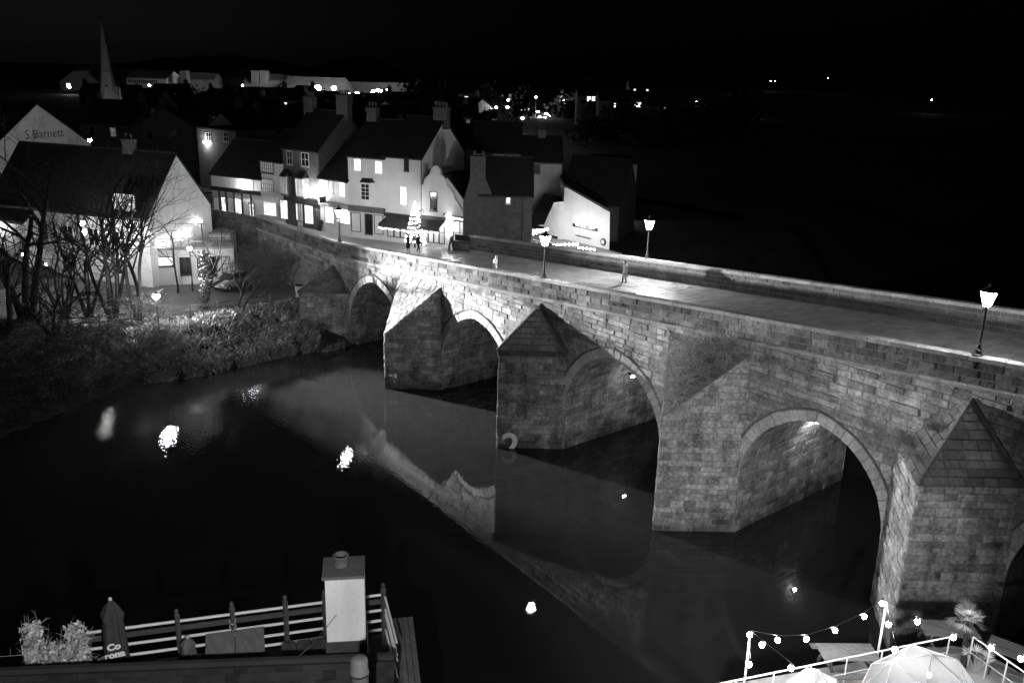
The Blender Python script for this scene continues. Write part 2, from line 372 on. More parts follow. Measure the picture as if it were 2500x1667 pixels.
# barrels, jambs and voussoirs
for ai, A in enumerate(ARCH):
    xc, zc, z0, a = A; mb = MB()
    o = [(xc-a, -1.5)]+arc(A)+[(xc+a, -1.5)]
    for (p, q) in zip(o, o[1:]): mb.quad((p[0], YN, p[1]), (p[0], YF, p[1]), (q[0], YF, q[1]), (q[0], YN, q[1]))
    barrel = mb.build('arch', M['mortar'], bridge)
    c, r, tm = arc_par(A)
    n = max(8, int(r*tm/.46))
    for s_ in (-1, 1):
        for i in range(n):
            t0, t1 = tm*i/n, tm*(i+1)/n
            f = lambda u, v, d, s_=s_: (xc-s_*c+s_*v*cos(u), YN-d, z0+v*sin(u))
            # stones in (angle*r, radius) space: clip above the crown line
            ro = r+RING*rng.uniform(.93, 1.06)
            pl = [(t0, r), (t1, r), (t1, ro), (t0, ro)]
            g = .012/r
            P = [f(t0+g, r+.01, -.02), f(t1-g, r+.01, -.02), f(t1-g, ro-.01, -.02), f(t0+g, ro-.01, -.02)]
            d = rng.uniform(.04, .085)
            P += [f(t0+2*g, r+.015, d), f(t1-2*g, r+.015, d), f(t1-2*g, ro-.02, d*.9), f(t0+2*g, ro-.02, d*.9)]
            # keep to own side of the crown
            P = [(min(x, xc-.006) if s_ < 0 else max(x, xc+.006), y, z) for (x, y, z) in P]
            q = pj(P[4]); ok = 0 < q[0] < 2500 and 0 < q[1] < 1667
            STONES.append((.28*(FPX/q[2])**2*(1 if ok else 0), barrel, 'voussoir', 'vouss', P, [(4, 5, 6, 7), (0, 1, 5, 4), (1, 2, 6, 5), (2, 3, 7, 6), (3, 0, 4, 7)], rng.random()))
        # hood mould following the ring
    if ai != 5:
        hm = MB(); pts = arc(A, RING+.07, 12)
        for (p, q) in zip(pts, pts[1:]): hm.beam((p[0], YN-.05, p[1]), (q[0], YN-.05, q[1]), .1, .12, up=(0, -1, 0))
        hm.build('hood_mould', M['darkstone'], barrel)
    # soffit stones: u along the opening's outline, v across the bridge
    if ai in (0, 1, 2, 3, 5):
        ln = r*tm; LOW = z0+.4
        def soff(u, v, d):
            if u < 0: return (xc-a+d, v, z0+u)
            if u <= ln: t = u/r; return (xc+c-(r-d)*cos(t), v, z0+(r-d)*sin(t))
            u2 = 2*ln-u
            if u2 >= 0: t = u2/r; return (xc-c+(r-d)*cos(t), v, z0+(r-d)*sin(t))
            return (xc+a-d, v, z0+u2)
        for pl in courses(rng, YN+.05, YF-.05, -LOW, 2*ln+LOW, (.28, .44), (.5, 1.2)):
            pl = [(v, u) for (u, v) in pl][::-1]
            stone(barrel, 'stone', 'stone', pl, soff, rng, (.01, .06), gap=.014, vis=.3)
# piers
for n, (kind, za, zb) in PIER.items():
    X = PS*n; Nn = Vector((X, 0, 0)); Lp = Vector((X-HW, YN, 0)); Rp = Vector((X+HW, YN, 0))
    mb = MB(); lo = -1.5
    if kind == 'slope':
        zN, zL = za, zb; top = [Vector((X, 0, zN)), Vector((X+HW, YN, zL)), Vector((X-HW, YN, zL))]
    else:
        zN = zL = za; top = [Vector((X, 0, zN)), Vector((X+HW, YN, zL)), Vector((X-HW, YN, zL))]
    bs = [Vector((p.x, p.y, lo)) for p in top]
    mb.add(bs+top, ((0, 1, 4, 3), (2, 0, 3, 5), (3, 4, 5)))
    pier = mb.build('pier', M['mortar'], bridge)
    ln = hypot(HW, YN)
    for s_ in (1, -1):
        ux, uy = s_*HW/ln, YN/ln; nx, ny = s_*uy, -abs(ux)      # outward normal of this face
        f = lambda u, v, d, ux=ux, uy=uy, nx=nx, ny=ny: (X+ux*u+nx*d, uy*u+ny*d, v)
        vis = 1.0 if s_ > 0 else (.25 if n == 3 else 0)
        top_ = max(zN, zL)
        for pl in courses(rng, 0, ln, -.5, top_, (.28, .5), (.45, 1.35)):
            if kind == 'slope': pl = clip(pl, -(zL-zN)/ln, 1, zN)
            else: pl = clip(pl, 0, 1, zN-.36)
            stone(pier, 'stone', 'stone', pl, f, rng, (.012, .085), vis=vis)
        if kind == 'pyr':        # a projecting course and the sloping stone roof
            for pl in courses(rng, -.1, ln+.02, zN-.36, zN, (.5, .6), (.8, 1.3)): stone(pier, 'stone', 'darkstone' if n == 1 else 'stone', pl, f, rng, (.09, .13), vis=vis)
            ap = Vector((X+.1, YN, zb)); a0 = Vector((X, -.16, zN)); b0 = Vector((X+s_*(HW+.12), YN, zN))
            e = (b0-a0).normalized(); L0 = (b0-a0).length; ft = a0+e*(ap-a0).dot(e); up = (ap-ft); H0 = up.length; up.normalize(); nn = e.cross(up)*s_
            ua = (ap-a0).dot(e)
            g = lambda u, v, d: tuple(a0+e*u+up*v+nn*d)
            for k, pl in enumerate(courses(rng, 0, L0, 0, H0, (.34, .46), (.6, 1.2))):
                pl = clip(pl, -H0, ua, 0); pl = clip(pl, H0, (L0-ua), H0*L0)
                stone(pier, 'roof_slab', 'darkstone', pl, g, rng, (.03, .07), gap=.008, vis=vis)
            rb = MB().extrude([a0, b0, ap], -nn*.1).build('roof_bed', M['darkstone'], pier)
            if s_ > 0:
                MB().tube([a0+Vector((0, 0, .04)), ap+Vector((0, 0, .04))], .09, 5).build('ridge_roll', M['darkstone'], pier)
                MB().beam(b0+Vector((0, -.06, .05)), ap+Vector((0, -.06, .05)), .16, .18).build('flashing_kerb', M['darkstone'], pier)
    if kind == 'slope':
        a0 = Vector((X, 0, zN)); m0 = Vector((X, YN, zL)); up = (m0-a0); H0 = up.length; up.normalize(); e = Vector((1, 0, 0)); nn = e.cross(up)
        g = lambda u, v, d: tuple(a0+e*u+up*v+nn*d)
        for pl in courses(rng, -HW, HW, 0, H0, (.36, .5), (.5, 1.1)):
            pl = clip(pl, H0, -HW, 0); pl = clip(pl, -H0, -HW, 0)
            stone(pier, 'roof_slab', 'stone' if n == 0 else 'darkstone', pl, g, rng, (.02, .06), vis=.7)
# parapets, string course, coping
for side, (y0, y1) in (('near', (YN, YN+.45)), ('far', (YF-.5, YF-.05))):
    mb = MB(); xs = [-30]+[-13.5+ i*2 for i in range(0, 39)]
    for a, b in zip(xs, xs[1:]):
        mb.add([(x, y, z) for x in (a, b) for (y, z) in ((y0+.03, zd(x)-.5), (y1-.03, zd(x)-.5), (y1-.03, zt(x)-.2), (y0+.03, zt(x)-.2))], ((0, 4, 7, 3), (1, 2, 6, 5), (3, 7, 6, 2)))
    par = mb.build('parapet', M['mortar'], bridge)
    x = -30 if side == 'near' else -8.4
    while x < 62:          # coping stones
        l = rng.uniform(.9, 1.5); b = x+l; z0, z1 = zt(x), zt(b); ya, yb = y0-.05, y1+.06; g = .008
        P = [(x+g, ya, z0-.22), (b-g, ya, z1-.22), (b-g, yb, z1-.22), (x+g, yb, z0-.22), (x+g, ya, z0-.03), (b-g, ya, z1-.03), (b-g, yb, z1-.03), (x+g, yb, z0-.03)]
        j = rng.uniform(-.006, .006)
        P += [(x+.03, ya+.07, z0+j), (b-.03, ya+.07, z1+j), (b-.03, yb-.07, z1+j), (x+.03, yb-.07, z0+j)]
        q = pj(P[8]); ok = 0 < q[0] < 2500
        STONES.append((l*.3*(FPX/q[2])**2*ok, par, 'coping_stone', 'coping', P, [(3, 2, 1, 0), (0, 1, 5, 4), (1, 2, 6, 5), (2, 3, 7, 6), (3, 0, 4, 7), (4, 5, 9, 8), (5, 6, 10, 9), (6, 7, 11, 10), (7, 4, 8, 11), (8, 9, 10, 11)], rng.random()))
        x = b
    def rows(f, x0, x1, vis, hs, nm='stone', m_='stone', pr=(.012, .045)):
        v = -1.38
        for h in hs:
            x = x0
            while x < x1:
                l = rng.uniform(.5, 1.3); stone(par, nm, m_, [(x, v), (min(x+l, x1), v), (min(x+l, x1), v+h), (x, v+h)], f, rng, pr, vis=vis); x += l
            v += h
    if side == 'near':
        rows(lambda u, v, d: (u, y0+.03-d, zt(u)+v), -30, 50, .8, (.40, .38, .38), m_='parapet', pr=(.01, .07))
        # string course: moulded projecting stones
        x = -30
        while x < 58:
            l = rng.uniform(.8, 1.3); b = x+l; P = []
            for (y, dz) in ((YN, -1.55), (YN-.1, -1.52), (YN-.16, -1.40), (YN-.16, -1.33), (YN, -1.26)): P += [(x+.006, y, zt(x)+dz), (b-.006, y, zt(b)+dz)]
            q = pj(P[4]); ok = 0 < q[0] < 2500 and 0 < q[1] < 1667
            STONES.append((l*.3*(FPX/q[2])**2*ok, par, 'string_course_stone', 'coping', P, [(2*i, 2*i+1, 2*i+3, 2*i+2) for i in range(4)]+[(0, 2, 4, 6, 8), (9, 7, 5, 3, 1)], rng.random())); x = b
    else:
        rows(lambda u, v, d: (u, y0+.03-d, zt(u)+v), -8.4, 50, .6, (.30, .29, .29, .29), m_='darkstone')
    # inner face of the near parapet / outer of the far one: joined
    if side == 'near': rows(lambda u, v, d: (u, y1-.03+d, zt(u)+v), -30, 50, 0, (.4, .38, .38))
# paving: flagstones in rows across the bridge on a solid deck
mb = MB(); xs = [-34]+[-13.5+i*3 for i in range(0, 27)]
for a, b in zip(xs, xs[1:]): mb.quad((a, YN+.3, zd(a)), (b, YN+.3, zd(b)), (b, YF-.3, zd(b)), (a, YF-.3, zd(a)))
deck = mb.build('deck', M['paving'], bridge)
fl = MB(); x = -13.4
while x < 50:
    l = rng.uniform(.42, .62); y = YN+.47+rng.uniform(0, .3)
    while y < YF-.55:
        w = min(rng.uniform(.5, .95), YF-.52-y); fl.tone = rng.random(); h = rng.uniform(.012, .03)
        if w > .1: fl.add([(x+.01, y+.01, zd(x)+.004), (x+l-.01, y+.01, zd(x+l)+.004), (x+l-.01, y+w-.01, zd(x+l)+.004), (x+.01, y+w-.01, zd(x)+.004)]+[(x+.025, y+.025, zd(x)+h), (x+l-.025, y+.025, zd(x+l)+h), (x+l-.025, y+w-.025, zd(x+l)+h), (x+.025, y+w-.025, zd(x)+h)], ((4, 5, 6, 7), (0, 1, 5, 4), (1, 2, 6, 5), (2, 3, 7, 6), (3, 0, 4, 7)))
        y += w
    x += l
fl.build('flagstones', M['paving'], deck, kind='stuff')
# write the stones out: the ones that show largest singly, the rest joined per part
cap = {}
rest = {}
for (sz, part, nm, m_, P, fs, tn) in sorted(STONES, key=lambda s: -s[0]):
    lim = {'stone': 300, 'voussoir': 230, 'coping_stone': 110, 'string_course_stone': 70, 'roof_slab': 90}[nm]
    if sz > 60 and cap.get(nm, 0) < lim:
        cap[nm] = cap.get(nm, 0)+1; mb = MB(); mb.tone = tn; mb.add(P, fs).build(nm, M[m_], part)
    else:
        r_ = rest.setdefault((part.name, nm, m_), (part, MB()))[1]; r_.tone = tn; r_.add(P, fs)
for (pn, nm, m_), (part, mb) in rest.items():
    mb.build({'stone': 'small_stones', 'voussoir': 'far_voussoirs', 'coping_stone': 'far_coping', 'string_course_stone': 'far_string_course', 'roof_slab': 'small_roof_slabs'}[nm], M[m_], part, kind='stuff')
# painted river-level figure and patch on the piers
def text_mesh(name, body, size, M4, m, parent=None, ext=.0, align='CENTER', bold=0., **kw):
    cu = bpy.data.curves.new(name, 'FONT'); cu.body = body; cu.size = size; cu.align_x = align; cu.extrude = ext; cu.offset = bold; cu.resolution_u = 3
    tmp = bpy.data.objects.new(name+'_tmp', cu); COL.objects.link(tmp)
    me = bpy.data.meshes.new_from_object(tmp); bpy.data.objects.remove(tmp)
    mb = MB(); me.transform(M4); mb.add([v.co[:] for v in me.vertices], [tuple(p.vertices) for p in me.polygons]); bpy.data.meshes.remove(me)
    return mb.build(name, m, parent, **kw)
def frame(o, u, v): u = Vector(u).normalized(); v = Vector(v).normalized(); n = u.cross(v); o = Vector(o); return Matrix(((u.x, v.x, n.x, o.x), (u.y, v.y, n.y, o.y), (u.z, v.z, n.z, o.z), (0, 0, 0, 1)))
piers = [c for c in bridge.children if c.name.startswith('pier')]
ux, uy = HW/hypot(HW, YN), YN/hypot(HW, YN)
M['painted'] = mat('flaked_white_paint', .92, .8, .2, 5, fine=.35)
text_mesh('painted_level_figure', '2', 2.5, frame((PS+ux*.95+uy*.105, uy*.95-ux*.105, -.62), (ux, uy, 0), (0, 0, 1)), M['painted'], piers[2], bold=.05)
pm = MB()
for (u, z, w, h) in ((.35, 1.05, .3, .2), (.72, .95, .26, .38), (.7, .55, .1, .22)): pm.poly([(ux*(u+a)+uy*.105, uy*(u+a)-ux*.105, z+b) for (a, b) in ((0, .02), (w, 0), (w-.03, h), (.03, h-.03))])
pm.build('paint_patch', M['painted'], piers[1])
# ================================================================== TERRAIN
def wx(y):                      # left-bank waterline
    if y > 14: return min(4.0, -11.2+(y-14)*1.1)-max(0, y-60)*.25
    if y < -17: return -11.2+(-17-y)*.55
    return -11.2+.4*sin(y*.5)
def sm(a, b, x): t = max(0., min(1., (x-a)/(b-a))); return t*t*(3-2*t)
def hgt(x, y):
    s = wx(y)-x                 # distance inland on the left bank
    if s > 0:
        z = -.4+1.2*sm(0, 1.0, s)+2.4*sm(.5, 5.0, s)
        z += 4.3*sm(26, 38, s)*(1-sm(-6, -20, y)*.0)
        if y > 3.6: z += (7.2-z)*sm(4.4, 6.0, y)*sm(2.2, 3.4, s) if y < 15 else (6.6-z)*sm(2, 9, s)
        z += .12*sin(x*.9+y*.4)*sm(0, 2, s)*sm(7, 3, s)
        return z
    # right bank
    e = 44-.25*max(0, y-16)+1.2*max(0, y-60) if y > 16 else 56
    r = x-e
    if y < 16:
        return -3
    return -3+ (3+18*sm(0, 60, r)+14*sm(60, 160, r)) * (1 if r > 0 else 0)
def grid(xs, ys, name, m, kind='structure', f=hgt, skip=None):
    mb = MB(); n = len(ys)
    for x in xs:
        for y in ys: mb.v.append((x, y, f(x, y)))
    for i in range(len(xs)-1):
        for j in range(n-1):
            if skip and skip(xs[i], ys[j], xs[i+1], ys[j+1]): continue
            mb.f.append((i*n+j, (i+1)*n+j, (i+1)*n+j+1, i*n+j+1)); mb.t.append(.5); mb.m.append(0)
    return mb.build(name, m, kind=kind, smooth=True)
def rng_(a, b, s): n = max(1, int(round((b-a)/s))); return [a+(b-a)*i/n for i in range(n+1)]
def skipw(x0, y0, x1, y1): return all(hgt(x, y) < -2 for x in (x0, x1) for y in (y0, y1))
grid(rng_(-60, 6, .8), rng_(-60, 60, .8), 'river_bank', M['earth'], skip=skipw)
def far(x, y): return 7.6+2.5*sin(x*.011)*sin(y*.009+1)
grid(rng_(-900, -60, 30), rng_(-500, 60, 20), 'town_ground', M['ground'], f=lambda x, y: 7.4 if x < -60 else 7.35)
grid(rng_(-900, 4, 15), rng_(60, 1000, 20), 'far_ground', M['ground'], f=lambda x, y: 7.2 if x < -6-max(0, y-60)*.25 else -.6)
grid(rng_(20, 400, 8), rng_(16, 500, 8), 'wooded_bank', M['wood_far'], skip=skipw)
# car park and street surfaces
mb = MB(); pts = [(-17.4, 3.3), (-17.6, -6), (-18.6, -16), (-26, -22), (-40, -22), (-40, 1), (-30, 3.4)]
mb.poly([(x, y, 3.235) for (x, y) in pts]).build('car_park', M['asphalt'], kind='structure')
# street in front of the shops: a slab level with the end of the bridge
st = [(-13.5, 3.6), (-30, 3.6), (-41, .6), (-60, -2), (-60, 1), (-41.5, 4), (-30.8, 7.5), (-21.2, 9.8), (-13.5, 13.4)]
MB().extrude([(x, y, 7.83) for (x, y) in st][::-1], (0, 0, -4.9)).build('street', M['paving'], kind='structure')
rw = thingW('retaining_wall', 'dark stone retaining wall holding up the street beyond the bridge', 'wall', (-36, 2, 3))
rr = random.Random(3)
for (a, b) in (((-30, 3.5), (-41, .5)), ((-41, .5), (-60, -2.1))):
    a = Vector((*a, 0)); b = Vector((*b, 0)); u = (b-a).normalized(); n = Vector((-u.y, u.x, 0))
    if n.dot(CAM-a) < 0: n = -n
    L_ = (b-a).length; core = MB().box(((a.x+b.x)/2-n.x*.2, (a.y+b.y)/2-n.y*.2, 5.9), (L_, .36, 6.2), atan2(u.y, u.x)).build('wall_core', M['mortar'], rw)
    mb = MB()
    for pl in courses(rr, 0, L_, 3, 9.0, (.3, .42), (.5, 1.1)):
        STONES.clear(); stone(core, 'stone', 'stone', pl, lambda p, q, d: tuple(a+u*p+n*d+Vector((0, 0, q))), rr)
        if STONES: mb.tone = STONES[0][6]; mb.add(STONES[0][4], STONES[0][5])
    mb.build('stones', M['darkstone'], core, kind='stuff')
# hills on the horizon: a ridge traced from the skyline, with its own distance and depth
prof = [(-400, 160), (-100, 165), (0, 163), (60, 150), (110, 149), (230, 150), (300, 143), (380, 133), (500, 127), (560, 130), (640, 140), (690, 152), (740, 150), (790, 135), (830, 126), (870, 138), (900, 155), (940, 166), (1000, 178), (1060, 182), (1200, 180), (1350, 166), (1430, 160), (1500, 158), (1700, 165), (1900, 157), (1980, 150), (2100, 152), (2400, 158), (2800, 165)]
mb = MB(); cr = []; hr = random.Random(5)
for (p, q) in zip(prof, prof[1:]):
    n = max(1, int((q[0]-p[0])/7))
    for i in range(n): cr.append((p[0]+(q[0]-p[0])*i/n, p[1]+(q[1]-p[1])*i/n+hr.uniform(-2.2, 2.2)))
rows_ = []
for (x, y) in cr:
    c = at(*D(x, y), 950); g = (c-CAM); g.z = 0; g.normalize()
    rows_.append([c-g*330+Vector((0, 0, 4-c.z)), c-g*120+Vector((0, 0, (4-c.z)*.45)), c-g*12+Vector((0, 0, -3)), c, c+g*400+Vector((0, 0, 2-c.z))])
mb.v = [tuple(p) for r_ in rows_ for p in r_]
for i in range(len(rows_)-1):
    for j in range(4): mb.f.append((i*5+j, (i+1)*5+j, (i+1)*5+j+1, i*5+j+1)); mb.t.append(.5); mb.m.append(0)
mb.build('hills', M['wood_far'], kind='structure')
# black woods on the right bank, rising to the upper right corner
wd = MB(); wr = random.Random(8)
for i in range(5200):
    x = wr.uniform(1500, 2700); yt = 160 if x < 1990 else (150-(x-1990)*.55 if x < 2120 else 78-(x-2120)*.06)
    k = wr.uniform(120, 330) if x > 1950 else wr.uniform(220, 480)
    y = yt+abs(wr.gauss(0, 1))*60+wr.uniform(0, 90)*(1 if wr.random() < .8 else 3)
    c = at(*D(x, min(y, 420)), k)
    if c.z < 1 or c.x < wx(c.y)+30: continue
    s_ = k*.010; wd.tone = wr.random()
    for j in range(2):
        a = Vector((wr.gauss(0, 1), wr.gauss(0, 1), wr.gauss(0, 1))).normalized()*s_; b = Vector((wr.gauss(0, 1), wr.gauss(0, 1), wr.gauss(0, 1))).normalized()*s_; o = c+Vector((wr.gauss(0, s_), wr.gauss(0, s_), wr.gauss(0, s_)))
        wd.add([o-a, o+b, o+a, o-b], ((0, 1, 2, 3),))
wd.build('far_woodland', M['wood_far'], kind='stuff')
M['mast'] = emit('floodlight_glow', 75); M['dot'] = emit('distant_lamp_glow', 30)
# ================================================================== BUILDINGS
def Zm(n, x, y):      # zoom-window pixel -> photo pixel
    a = {1: (0, 50, .2742), 2: (600, 100, .2742), 3: (1100, 150, .2742), 4: (0, 350, .2743), 5: (400, 350, .236), 6: (780, 380, .2168), 7: (1200, 380, .2168), 8: (1290, 440, .1211)}[n]
    return (a[0]+x*a[2], a[1]+y*a[2])
class House: pass
def wallframe(A, B):
    A = Vector((A[0], A[1], 0)); B = Vector((B[0], B[1], 0)); u = (B-A).normalized(); n = Vector((u.y, -u.x, 0))
    if n.dot(CAM-A) < 0: n = -n
    return A, B, u, n
def house(nm, label, A, B, depth, z0, eave, rise, orient='eaves', wm='white', rm='slate', cat='house', chim=(), over=.22, group=None, pots=2, tiles=False):
    H = House(); A, B, u, n = wallframe(A, B); L = (B-A).length; inn = -n
    H.A, H.u, H.n, H.L, H.depth, H.eave, H.z0, H.rise = A, u, n, L, depth, eave, z0, rise
    H.P = lambda a, z, d=0.: A+u*a+n*d+Vector((0, 0, z))
    mid = A+u*(L/2)+inn*(depth/2)
    H.root = thingW(nm, label, cat, (mid.x, mid.y, z0), group)
    Q = lambda a, b, z: A+u*a+inn*b+Vector((0, 0, z))
    w = MB(); lo = z0-.5
    fl, fr_, br, bl = (0, 0), (L, 0), (L, depth), (0, depth)
    for (p, q) in ((fl, fr_), (fr_, br), (br, bl), (bl, fl)): w.quad(Q(*p, lo), Q(*q, lo), Q(*q, eave), Q(*p, eave))
    t = .16
    r = MB()
    if orient == 'eaves':
        h = depth/2; rz = eave+rise
        for a in (0, L): w.poly([Q(a, 0, eave), Q(a, depth, eave), Q(a, h, rz)])
        sl = rise/h; o2 = over
        for (b0, b1) in ((-o2, h), (depth+o2, h)):
            zz = eave-sl*o2
            r.extrude([Q(-.12, b0, zz+.03), Q(L+.12, b0, zz+.03), Q(L+.12, b1, rz+.03), Q(-.12, b1, rz+.03)], (0, 0, t))
        H.ridge = (Q(0, h, rz+.2), Q(L, h, rz+.2))
    elif orient == 'gable':
        h = L/2; rz = eave+rise
        for b in (0, depth): w.poly([Q(0, b, eave), Q(L, b, eave), Q(h, b, rz)])
        sl = rise/h
        for (a0, a1) in ((-over, h), (L+over, h)):
            zz = eave-sl*over
            r.extrude([Q(a0, -.1, zz+.03), Q(a0, depth+.1, zz+.03), Q(a1, depth+.1, rz+.03), Q(a1, -.1, rz+.03)], (0, 0, t))
        H.ridge = (Q(h, 0, rz+.2), Q(h, depth, rz+.2))
    elif orient == 'hip':
        rz = eave+rise; h = depth/2; c1, c2 = Q(h, h, rz), Q(L-h, h, rz)
        e = [Q(-over, -over, eave), Q(L+over, -over, eave), Q(L+over, depth+over, eave), Q(-over, depth+over, eave)]
        r.add(e+[c1, c2], ((0, 1, 5, 4), (1, 2, 5), (2, 3, 4, 5), (3, 0, 4), (3, 2, 1, 0)))
        H.ridge = (c1, c2)
    else:                  # flat
        r.extrude([Q(-.1, -.1, eave+.01), Q(L+.1, -.1, eave+.01), Q(L+.1, depth+.1, eave+.01), Q(-.1, depth+.1, eave+.01)], (0, 0, .2)); H.ridge = (Q(0, depth/2, eave+.2), Q(L, depth/2, eave+.2))
    H.wall = w.build('wall', M[wm], H.root); H.roof = r.build('roof', M[rm], H.root)
    if orient in ('eaves', 'gable', 'hip'):
        MB().tube([H.ridge[0], H.ridge[1]], .1, 5).build('ridge_tiles', M[rm], H.roof)
    if orient == 'eaves':
        MB().beam(Q(-.05, -over-.04, eave-.12), Q(L+.05, -over-.04, eave-.12), .1, .1).build('gutter', M['black'], H.root)
    for c in chim:
        f, hh, ww = c[:3]; cm = c[3] if len(c) > 3 else 'brick'; p = H.ridge[0].lerp(H.ridge[1], f); ang = atan2(u.y, u.x)
        mb = MB().box((p.x, p.y, p.z+hh/2-.6), (ww, .7, hh+1.0), ang).box((p.x, p.y, p.z+hh-.04), (ww+.16, .84, .14), ang)
        ch = mb.build('chimney', M[cm], H.roof)
        pt = MB()
        for i in range(pots):
            q = p+u*((i+.5)/pots-.5)*ww; pt.lathe([(.14, 0), (.12, .1), (.1, .45), (.13, .5), (.12, .52), (.09, .5)], (q.x, q.y, p.z+hh+.03), 7)
        pt.build('chimney_pots', M['brick' if cm != 'white' else 'cream'], H.roof)
    return H
def rectpx(H, a, b):       # photo-pixel rectangle on the front wall -> u0,u1,z0,z1
    P0 = H.A; cx, cy_ = (a[0]+b[0])/2, (a[1]+b[1])/2
    g = lambda x, y: onPl(x, y, P0, H.n)
    l, r, t, bt = g(a[0], cy_), g(b[0], cy_), g(cx, a[1]), g(cx, b[1])
    return (l-P0).dot(H.u), (r-P0).dot(H.u), bt.z, t.z
def window(H, uz, kind='dark', cols=2, rows=2, fm='paint_white', sill=True, d0=0., fw=.07, name='window', hood=False):
    u0, u1, z0, z1 = uz
    if u1 < u0: u0, u1 = u1, u0
    P = H.P; f = MB()
    def bar(a, b, za, zb, d, t): f.add([P(a, za, d0+.004), P(b, za, d0+.004), P(b, zb, d0+.004), P(a, zb, d0+.004), P(a, za, d), P(b, za, d), P(b, zb, d), P(a, zb, d)], ((4, 5, 6, 7), (0, 1, 5, 4), (1, 2, 6, 5), (2, 3, 7, 6), (3, 0, 4, 7)))
    e = d0+.06
    bar(u0-fw, u0, z0-fw, z1+fw, e, 0); bar(u1, u1+fw, z0-fw, z1+fw, e, 0); bar(u0, u1, z1, z1+fw, e, 0); bar(u0, u1, z0-fw, z0, e, 0)
    for i in range(1, cols): x = u0+(u1-u0)*i/cols; bar(x-.018, x+.018, z0, z1, e-.02, 0)
    for i in range(1, rows): z = z0+(z1-z0)*i/rows; bar(u0, u1, z-.018, z+.018, e-.016, 0)
    w = f.build(name, M[fm], H.root)
    for i in range(cols):
        for j in range(rows):
            if cols*rows > 12 and (i or j): continue
            a, b = (u0, u1) if cols*rows > 12 else (u0+(u1-u0)*i/cols, u0+(u1-u0)*(i+1)/cols)
            c, d = (z0, z1) if cols*rows > 12 else (z0+(z1-z0)*j/rows, z0+(z1-z0)*(j+1)/rows)
            MB().quad(P(a+.005, c+.005, d0+.012), P(b-.005, c+.005, d0+.012), P(b-.005, d-.005, d0+.012), P(a+.005, d-.005, d0+.012)).build('pane', M[{'lit': 'lit', 'dark': 'glass', 'dim': 'lit_dim', 'shop': 'shop', 'far': 'far_lit'}[kind]], w)
    if sill: 
        s_ = MB().extrude([P(u0-.12, z0-fw-.1, d0+.005), P(u1+.12, z0-fw-.1, d0+.005), P(u1+.12, z0-fw-.1, d0+.14), P(u0-.12, z0-fw-.1, d0+.14)], (0, 0, .09)); s_.build('sill', M[fm], w)
    return w
def bx(H, u0, u1, z0, z1, d0, d1, name, m, parent=None):
    P = H.P; return MB().extrude([P(u0, z0, d0), P(u1, z0, d0), P(u1, z0, d1), P(u0, z0, d1)], (0, 0, z1-z0)).build(name, M[m] if isinstance(m, str) else m, parent or H.root)
def shop(H, uz_list, fascia, kinds, fm='black'):
    u0, u1, za, zb = fascia; bx(H, u0, u1, za, zb, .003, .22, 'fascia', fm); bx(H, u0, u1, zb+.002, zb+.1, .003, .32, 'cornice', fm)
    for uz, k in zip(uz_list, kinds): window(H, uz, k, 1, 1, fm, sill=False, d0=.02, name='shop_window')
zS = 7.85
G = [(-8.63, 15.21), (-13.6, 12.9), (-17.4, 11.2), (-21.2, 9.3), (-25.7, 8.5), (-30.8, 7.1), (-34.3, 6.2), (-41.2, 3.4)]
# --- low restaurant with the curved gable
gA, gB, gu, gn = wallframe(G[1], G[0])
H = house('gabled_restaurant', 'white restaurant with a curved Dutch gable and dark awnings where the bridge meets the street', G[1], G[0], 9, zS, 11.6, 3.0, 'gable', 'white', 'slate', 'restaurant', over=.02)
pts = [(1035, 451), (1038, 436), (1047, 428), (1052, 423), (1054, 412), (1060, 405.6), (1065, 404), (1071.6, 407), (1076, 417), (1077, 427), (1086, 432), (1092, 443), (1093, 451.5), (1103, 462), (1109.5, 475), (1111.7, 486), (1118, 493), (1153, 545), (1153, 560)]
gp = [onPl(x, y, H.A, H.n) for (x, y) in pts]; zb_ = gp[-1].z
gp = [H.P(0.02, zb_), H.P(.02, gp[0].z)]+[p for p in gp if .05 < (p-H.A).dot(H.u) < H.L-.01]+[H.P(H.L, zb_+.4), H.P(H.L, zb_)]
MB().extrude([p+H.n*.16 for p in gp], -H.n*.4).build('shaped_gable', M['white'], H.root)
REST = H
window(H, rectpx(H, Zm(6, 1262, 415), Zm(6, 1330, 610)), 'dark', 2, 3, 'black', d0=.165)
for (a, b) in (((1040, 520), (1084, 505)),): pass
bx(H, .15, 2.75, 10.55, 10.85, .17, .4, 'fascia', 'black')
for i in range(4): window(H, (.25+i*.6, .72+i*.6, 8.35, 10.4), 'dim', 1, 2, 'black', sill=False, d0=.17, name='glazed_door')
window(H, (3.55, 4.75, 8.5, 10.6), 'dim', 2, 2, 'black', sill=False, d0=.17, name='shop_window')
mb = MB()
for i in range(9): mb.box(H.P(3.5+i*.16, 10.95+(.05 if i % 2 else 0)-i*.015, .35), (.09, .05, .17), atan2(gu.y, gu.x))
mb.build('lit_sign_letters', M['lit'], H.root)
bx(H, 3.4, 4.9, 10.85, 11.12, .17, .3, 'sign_board', 'black')
